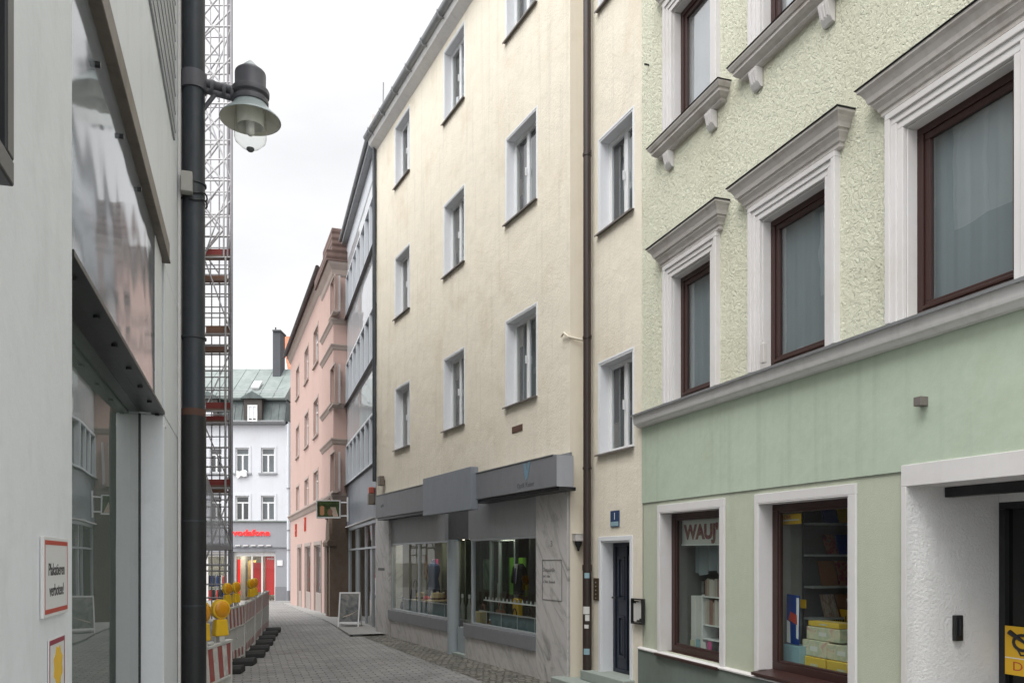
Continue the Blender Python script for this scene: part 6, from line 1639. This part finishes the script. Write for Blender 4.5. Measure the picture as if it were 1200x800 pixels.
for i in range(n+1):
    x = u0 + .06 + (u1-u0)*i/n; w = -.42 - .03*math.sin(i*1.4)
    vs += [fG.P(x, bb-.33-.03*math.sin(i*.5), w), fG.P(x, bb+.02, w)]
    if i: fs.append((2*i-2, 2*i, 2*i+1, 2*i-1))
m.add(vs, fs).build('valance', M['net'], green, smooth=True)
u0, u1 = gwin[1]
V = lambda px, py, w: fG.v(px, py, w)
def parcel(pa, pb, ya, yb, w0, w1, mt, label, grp='parcels stacked in the wide shop window'):
    a, b = fG.u(pa, w1), fG.u(pb, w1)
    t = thing('parcel', label, 'parcel', fG.P((a+b)/2, ya, w1), grp)
    m = MB(fG); m.box(a, b, ya, yb, w0, w1); m.build('carton', M[mt], t, bevel=.006)
    m = MB(fG); m.box(a+.005, b-.005, yb-.0, yb+.002, (w0+w1)/2-.02, (w0+w1)/2+.02); m.box((a+b)/2-.05, (a+b)/2+.05, ya+(yb-ya)*.35, ya+(yb-ya)*.65, w1+.0005, w1+.0015); m.build('tape_label', M['white_card' if mt != 'card_yellow' else 'ink'] if mt != 'card_yellow' else M['parcel_print'], t)
    return t
v0 = vb_+.002; v1 = v0+.17; v2 = v1+.15; v3 = v2+.12; v4 = v3+.03
parcel(941, 967, v0, v1, -.62, -.34, 'card_yellow', 'plain yellow parcel at the bottom left of the parcel stack'); parcel(968.5, 1004, v0, v1, -.66, -.33, 'card_yellow', 'plain yellow parcel at the bottom right of the parcel stack')
parcel(940, 968, v1+.004, v2, -.62, -.35, 'parcel_print', 'flower printed parcel in the middle left of the parcel stack'); parcel(969, 1004, v1+.004, v2-.01, -.66, -.36, 'parcel_print', 'flower printed parcel in the middle right of the parcel stack')
parcel(945, 984, v2+.004, v3, -.62, -.38, 'parcel_print', 'flat printed parcel near the top of the parcel stack'); parcel(947, 983, v3+.004, v4+.02, -.60, -.40, 'card_yellow', 'thin yellow parcel on the very top of the parcel stack')
a, b = fG.u(950, -.9), fG.u(1012, -.9)
cs = stand('counter_sign', 'yellow sign board standing behind the parcel stack', 'sign', fG, a, b, V(980, 733, -.9), V(980, 713, -.9), -.92, -.90, M['post_yellow'], .003)
lettering(fG, 'Postfiliale', a+.12, V(980, 730, -.9), -.8995, .12, M['ink'], cs, depth=.0005, origin=cs.location)
a, b = fG.u(916.5, -.26), fG.u(939, -.26)
ys = img_panel('window_sticker', 'yellow square sticker at the upper left of the wide shop window', 'sticker', fG, a, b, V(925, 614, -.26), gT-.1, -.262, -.258, M['post_yellow'], .0)
m = MB(fG); m.box(a+.02, b-.03, V(925, 610, -.26), gT-.15, -.2575, -.2570); m.build('printed_patch', M['white_card'], ys, origin=ys.location)
lettering(fG, 'DHL', a+.035, V(925, 608, -.26), -.2568, .055, M['sign_red'], ys, depth=.0003, origin=ys.location)
a, b = fG.u(921.5, -.30), fG.u(936.5, -.30); c, d = V(929, 754, -.30), V(929, 696, -.30)
sb = thing('display_stand', 'tall blue and silver cardboard display leaning at the left of the parcels', 'display', fG.P((a+b)/2, vb_, -.30))
m = MB(fG); m.poly([(a, c), (b-.01, c), (b, d-.01), (a+.005, d)], -.312, -.302); cd_ = m.build('board', M['blue'], sb)
m = MB(fG); m.poly([(b-.045, c+.06), (b-.012, c+.05), (b-.002, d-.03), (b-.04, d-.03)], -.3018, -.3010); m.poly([(a+.005, c+.01), (a+.06, c+.005), (a+.05, c+.20), (a+.005, c+.22)], -.3018, -.3010); m.build('silver_print', M['sign_white'], cd_)
m = MB(fG); hm = c+(d-c)*.48; m.poly([(a+.03, hm), (b-.03, hm-.04), (b-.035, hm+.05), (a+.06, hm+.08)], -.3009, -.3003); m.build('red_print', M['sign_red'], cd_)
m = MB(fG); m.box(a-.02, b+.03, vb_, c-.01, -.42, -.28); m.build('base', M['cyan'], sb, bevel=.004)
a, b = fG.u(936.5, -.5), fG.u(944, -.5); stand('price_tag', 'small yellow price tag beside the blue display', 'price tag', fG, a, b, V(940, 712, -.5), V(940, 702, -.5), -.51, -.50, M['post_yellow'], .001)
fg = thing('figurine', 'yellow egg shaped figure behind the blue display', 'figurine', fG.P(fG.u(955,-.8), vb_+.55, -.8))
m = MB(fG); m.lathe(fG.P(fG.u(955,-.8), V(955, 708, -.8), -.8), [(.0,0),(.07,.0),(.09,.06),(.075,.14),(.05,.18),(.055,.22),(.03,.27),(.0,.28)], 20); m.build('body', M['yellow'], fg, smooth=True)
m = MB(fG); m.box(fG.u(955,-.8)-.1, fG.u(955,-.8)+.1, vb_, V(955,708,-.8), -.9, -.72); m.build('pedestal', M['room_light'], fg)
rk2 = thing('wall_shelf', 'long white shelf with small cards across the wide shop window', 'shelf', fG.P(u1-.2, V(990,707,-1.0), -1.0))
a, b = fG.u(945, -1.0), fG.u(1016, -1.0); v = V(985, 709.5, -1.0)
m = MB(fG); m.box(a, b, v-.015, v, -1.15, -1.0); m.build('board', M['sign_white'], rk2)
for i in range(7):
    x = a+.12+(b-a-.1)*i/7; m = MB(fG); m.box(x, x+.07, v+.003, v+.075, -1.02, -1.01); m.build('card', M['plate_blue' if i % 2 else 'white_card'], rk2)
dc = thing('hanging_coat', 'dark shape of a coat hanging deep inside the wide shop window', 'coat', fG.P(fG.u(975,-1.3), V(975, 690, -1.3), -1.3))
cu_ = fG.u(972,-1.3); ct_, cb2 = V(972, 612, -1.3), V(972, 690, -1.3); m = MB(fG)
m.poly([(cu_-.13, cb2), (cu_+.15, cb2), (cu_+.12, cb2+(ct_-cb2)*.8), (cu_+.03, ct_), (cu_-.03, ct_), (cu_-.10, cb2+(ct_-cb2)*.8)], -1.42, -1.28); m.build('body', M['black_cloth'], dc, bevel=.03, seg=3)
# rows of small goods that fill the shop windows
def bottle_row(fr, x0, x1, v, w, n, h, r, mt, label, group):
    t0_ = None
    for i in range(n):
        u = x0 + (x1-x0)*(i+.5)/n
        if t0_ is None:
            t0_ = thing('bottle', label, 'bottle', fr.P(u, v, w), group)
            m = MB(fr); m.lathe(fr.P(u, v, w), [(.0,0),(r,.0),(r,h*.55),(r*.45,h*.72),(r*.4,h*.86),(.0,h*.86)], 14); m.build('body', mt, t0_, smooth=True)
            m = MB(fr); m.lathe(fr.P(u, v, w), [(.0,h*.861),(r*.5,h*.861),(r*.5,h),(.0,h)], 12); m.build('cap', M['sign_white'], t0_, smooth=True)
        else:
            c = copy_tree(t0_); c.location = fr.P(u, v, w)
bottle_row(fY, uW[2]+.12, uW[3]-.15, vW[0]+.448, -.40, 15, .17, .032, M['straw'], 'small straw coloured bottle on the rail in the right shop window', 'bottles on the rail in the right shop window') if False else None
bottle_row(fY, uW[2]+.25, uW[3]-.2, vS, -.22, 9, .21, .04, M['leather'], 'small tan bottle low in the right shop window', 'tan bottles low in the right shop window')
bottle_row(fY, uW[0]+.5, uW[1]-.2, vS, -.62, 8, .55, .05, M['room_light'], 'slim pale bottle at the back of the left shop window', 'pale bottles at the back of the left shop window')
bottle_row(fY, uW[0]+.3, uW[1]-.3, vS+.0, -.24, 7, .16, .035, M['red'], 'small red bottle low in the left shop window', 'red bottles low in the left shop window')
# picture boards in the back of the shop
stand('picture', 'framed green picture at the back left of the right shop window', 'picture', fY, U(566,-1.1), U(577,-1.1), fY.v(570, 690, -1.1), fY.v(570, 655, -1.1), -1.13, -1.10, collage('green product picture', [(.01,.03,.01),(.05,.14,.04),(.22,.30,.16),(.4,.42,.36)], 4), .004)
stand('picture', 'framed brown picture at the back of the left shop window', 'picture', fY, U(489,-1.1), U(499,-1.1), fY.v(494, 676, -1.1), fY.v(494, 650, -1.1), -1.13, -1.10, collage('brown product picture', [(.03,.015,.01),(.14,.07,.04),(.35,.22,.12),(.5,.42,.3)], 4), .004)
# magazine rack behind the parcels
mg = thing('magazine_rack', 'dark rack of magazines on the back wall of the wide shop window', 'rack', fG.P((gwin[1][0]+gwin[1][1])/2, vb_, -1.75))
ml = gwin[1][0] - .097
mg['label'] = 'wall rack of magazines along the side of the room behind the wide shop window'
mg.location = fG.P(ml, vb_, -1.25)
m = MB(fG); m.box(ml, ml+.03, vb_, gT-.05, -1.95, -.55); m.build('back_panel', M['shutter_dark'], mg)
for i in range(5):
    v = vb_ + .20 + i*.30
    m = MB(fG); m.box(ml+.032, ml+.17, v-.02, v, -1.95, -.55); m.build('shelf', M['shutter'], mg)
    z_ = -1.92; k = 0
    while z_ < -.75:
        wd_ = .13 + .03*((k*2+i) % 3); hh_ = .19 + .025*((k*3+i) % 3); m = MB(fG)
        m.hexa([fG.P(ml+.12, v+.001, z_), fG.P(ml+.12, v+.001, z_+wd_), fG.P(ml+.05, v+hh_, z_+wd_), fG.P(ml+.05, v+hh_, z_), fG.P(ml+.13, v+.001, z_), fG.P(ml+.13, v+.001, z_+wd_), fG.P(ml+.06, v+hh_, z_+wd_), fG.P(ml+.06, v+hh_, z_)])
        m.build('magazine', M[['parcel_print','books','blue','white_card','leather','card_yellow','pinkp','photo_mix'][(k*5+i*3) % 8]], mg); z_ += wd_+.015; k += 1
for i in range(4):
    x = gwin[0][0] + .16 + i*.12
    tag(stand('card', '', '', fG, x, x+.085, vb_+.001, vb_+.12+.02*(i % 2), -.30, -.294, M[['parcel_print','cyan','white_card','pinkp'][i]], .001), ['flower printed card', 'pale blue card', 'white card', 'magenta card'][i] + ' standing at the front of the narrow shop window', 'card', 'cards at the front of the narrow shop window')
# yellow post panel in the entrance
w_ = -RD+.012; a, b = fG.u(1178, w_), fG.u(1178, w_)+.32
c, d = fG.v(1185, 790, w_), fG.v(1185, 733, w_)
py = img_panel('post_sign', 'yellow sign with a black horn in the dark shop entrance', 'sign', fG, a, b, c, d, w_-.006, w_+.004, M['post_yellow'], .002)
hz = d-c; ux = a+.15
m = MB(fG); hc = c+hz*.68
m.keep = True
ring_ = [(ux+.075*math.cos(t), hc+.055*math.sin(t)) for t in [R(20+i*16) for i in range(20)]]
m.tube([fG.P(u, v, w_+.006) for u, v in ring_], .012, 6); m.tube([fG.P(ux+.07, hc+.02, w_+.006), fG.P(ux+.02, hc+.0, w_+.006), fG.P(ux-.11, hc+.07, w_+.006)], [.008,.010,.020], 8); m.tube([fG.P(ux-.05, hc-.04, w_+.006), fG.P(ux-.02, hc-.09, w_+.006), fG.P(ux+.07, hc-.085, w_+.006)], .007, 6)
m.build('post_horn', M['ink'], py, origin=py.location)
m = MB(fG); m.box(a+.002, b-.002, c+hz*.34, c+hz*.36, w_+.0041, w_+.005); m.build('white_line', M['sign_white'], py, origin=py.location)
lettering(fG, 'DHL', a+.06, c+hz*.10, w_+.0042, hz*.26, M['sign_red'], py, depth=.0005, origin=py.location, sx=1.3)

# ================================================================== 11. GROUND AND STREET
def sheet(nm, xs, ys, z, mt, xf=None):
    m = MB(); vs = []; fs = []; nx = len(xs)
    for j, y in enumerate(ys):
        for i, x in enumerate(xs): vs.append(Vector(((xf(x, y) if xf else x), y, ground_z(y)+z)))
    for j in range(len(ys)-1):
        for i in range(nx-1): a = j*nx+i; fs.append((a, a+1, a+1+nx, a+nx))
    m.add(vs, fs); return struct(m.build(nm, mt, None, origin=Vector((0,0,0))))
ysamp = [-60, -20, 0, 10, 18, 20] + [21+.25*i for i in range(9)] + [24+2*i for i in range(15)] + [53, 60, 90, 200, 500]
sheet('ground', [-400, -60, -20, 0, 20, 60, 400], ysamp, -.02, plaster('dull asphalt', (.09,.09,.09), grain=40, stain_amt=.3))
A_ST = math.atan2(1, -.33) - math.pi/2
sheet('street', [-45, -16, -8, -4, 0, 4, 14], [y for y in ysamp if -20 <= y <= 60], .0, pavers('grey street pavers', -A_ST, .24, .12, (.27,.267,.265), (.345,.34,.332), (.15,.147,.143)))
m = MB(); n = 14; vs = []; fs = []
for i in range(n+1):
    t = i/n; u = uYL + (3.4-uYL)*t; wv = .54 + .50*t
    p0, p1 = fY.P(u, 0, -.25), fY.P(u, 0, wv)
    if u > 0: p0 = fY.P(u, 0, -.6)
    for p in (p0, p1): vs.append(Vector((p.x, p.y, ground_z(p.y)+.004)))
    if i: fs.append((2*i-2, 2*i-1, 2*i+1, 2*i))
m.add(vs, fs); struct(m.build('cobble_strip', cobbles('worn granite setts', 9.5, (.15,.145,.135), (.27,.255,.23), (.075,.07,.05)), None, origin=Vector((0,0,0))))
m = MB(); vs = []; fs = []
k0, k1 = gpt_slope(391, 733), gpt_slope(334, 708)
e = (k1-k0); e.z = 0
for i in range(13):
    t = -.15 + 1.25*i/12; p = k0 + e*t; q = p + Vector((2.6, .9, 0))
    for a in (p, q): vs.append(Vector((a.x, a.y, ground_z(a.y)+.05)))
    vs.append(Vector((p.x, p.y, ground_z(p.y)-.05)))
    if i: b = 3*i; fs += [(b-3, b, b+1, b-2), (b-1, b+2, b, b-3)]
m.add(vs, fs); struct(m.build('pavement', M['slab'], None, origin=Vector((0,0,0))))

# ================================================================== 12. LIGHT, SKY, CAMERA
EL, AZ = 58.0, 222.0      # elevation; azimuth, clockwise from north (+Y)
w = bpy.data.worlds.new('World'); SC.world = w; w.use_nodes = True
nt = w.node_tree; bg = nt.nodes['Background']
sky = nt.nodes.new('ShaderNodeTexSky'); sky.sky_type = 'NISHITA'; sky.sun_disc = False
sky.sun_elevation = R(EL); sky.sun_rotation = R(AZ); sky.air_density = 1.0; sky.dust_density = 4.0; sky.ozone_density = 1.0
hs = nt.nodes.new('ShaderNodeHueSaturation'); hs.inputs['Saturation'].default_value = .25; nt.links.new(sky.outputs[0], hs.inputs['Color'])
tc = nt.nodes.new('ShaderNodeTexCoord'); mp = nt.nodes.new('ShaderNodeMapping'); mp.inputs['Scale'].default_value = (1.2, 1.2, 3.0)
nt.links.new(tc.outputs['Generated'], mp.inputs[0])
nz = nt.nodes.new('ShaderNodeTexNoise'); nz.inputs['Scale'].default_value = 1.6; nz.inputs['Detail'].default_value = 7; nz.inputs['Roughness'].default_value = .55; nt.links.new(mp.outputs[0], nz.inputs['Vector'])
cl = ramp(nt, nz.outputs['Fac'], [(.32, (.86, .87, .89, 1)), (.48, (.96, .965, .98, 1)), (.66, (1.06, 1.06, 1.06, 1))])
# thin overcast: brightest round the hidden sun and the zenith, dimmer low down on the far side
sdv = (math.sin(R(AZ))*math.cos(R(EL)), math.cos(R(AZ))*math.cos(R(EL)), math.sin(R(EL)))
dt = nt.nodes.new('ShaderNodeVectorMath'); dt.operation = 'DOT_PRODUCT'; nt.links.new(tc.outputs['Generated'], dt.inputs[0]); dt.inputs[1].default_value = sdv
hf = nt.nodes.new('ShaderNodeMath'); hf.operation = 'MULTIPLY_ADD'; nt.links.new(dt.outputs['Value'], hf.inputs[0]); hf.inputs[1].default_value = .5; hf.inputs[2].default_value = .5
gr = nt.nodes.new('ShaderNodeFloatCurve'); cm = gr.mapping.curves[0]
pts_ = [(0.0, .17), (.45, .25), (.60, .272), (.72, .37), (.85, .55), (1.0, .80)]
cm.points[0].location = pts_[0]; cm.points[1].location = pts_[-1]
for q_ in pts_[1:-1]: cm.points.new(*q_)
gr.mapping.update(); nt.links.new(hf.outputs[0], gr.inputs['Value'])
mu = nt.nodes.new('ShaderNodeVectorMath'); mu.operation = 'SCALE'; nt.links.new(cl.outputs['Color'], mu.inputs[0]); nt.links.new(gr.outputs[0], mu.inputs['Scale'])
mu2 = nt.nodes.new('ShaderNodeVectorMath'); mu2.operation = 'SCALE'; nt.links.new(mu.outputs[0], mu2.inputs[0]); mu2.inputs['Scale'].default_value = SKY
mxn = mix(nt, .90, hs.outputs['Color'], mu2.outputs[0])
nt.links.new(mxn, bg.inputs['Color']); bg.inputs['Strength'].default_value = WSTR
sd = bpy.data.lights.new('sun', 'SUN'); sd.energy = SUNE; sd.angle = R(40); sd.color = (1, .97, .93)
so = bpy.data.objects.new('sun', sd); COL.objects.link(so)
dv = Vector((math.sin(R(AZ))*math.cos(R(EL)), math.cos(R(AZ))*math.cos(R(EL)), math.sin(R(EL))))
so.rotation_euler = dv.to_track_quat('Z', 'Y').to_euler(); so.location = (0, 0, 30)
cd = bpy.data.cameras.new('camera'); cam = bpy.data.objects.new('camera', cd); COL.objects.link(cam)
cam.location = (0, 0, EYE); cam.rotation_euler = (R(90), 0, 0)
cd.sensor_width = 36; cd.sensor_fit = 'HORIZONTAL'; cd.lens = F/1200*36; cd.shift_y = (HY-400)/1200
cd.clip_start = .05; cd.clip_end = 2000
SC.camera = cam
vs_ = SC.view_settings; vs_.view_transform = 'Standard'; vs_.look = 'None'; vs_.exposure = EXPO; vs_.gamma = 1; vs_.use_curve_mapping = False
SC.render.engine = 'CYCLES'
SC.cycles.max_bounces = 8; SC.cycles.transparent_max_bounces = 12; SC.cycles.glossy_bounces = 4; SC.cycles.diffuse_bounces = 4
SC.cycles.use_denoising = True; SC.cycles.sample_clamp_indirect = 6
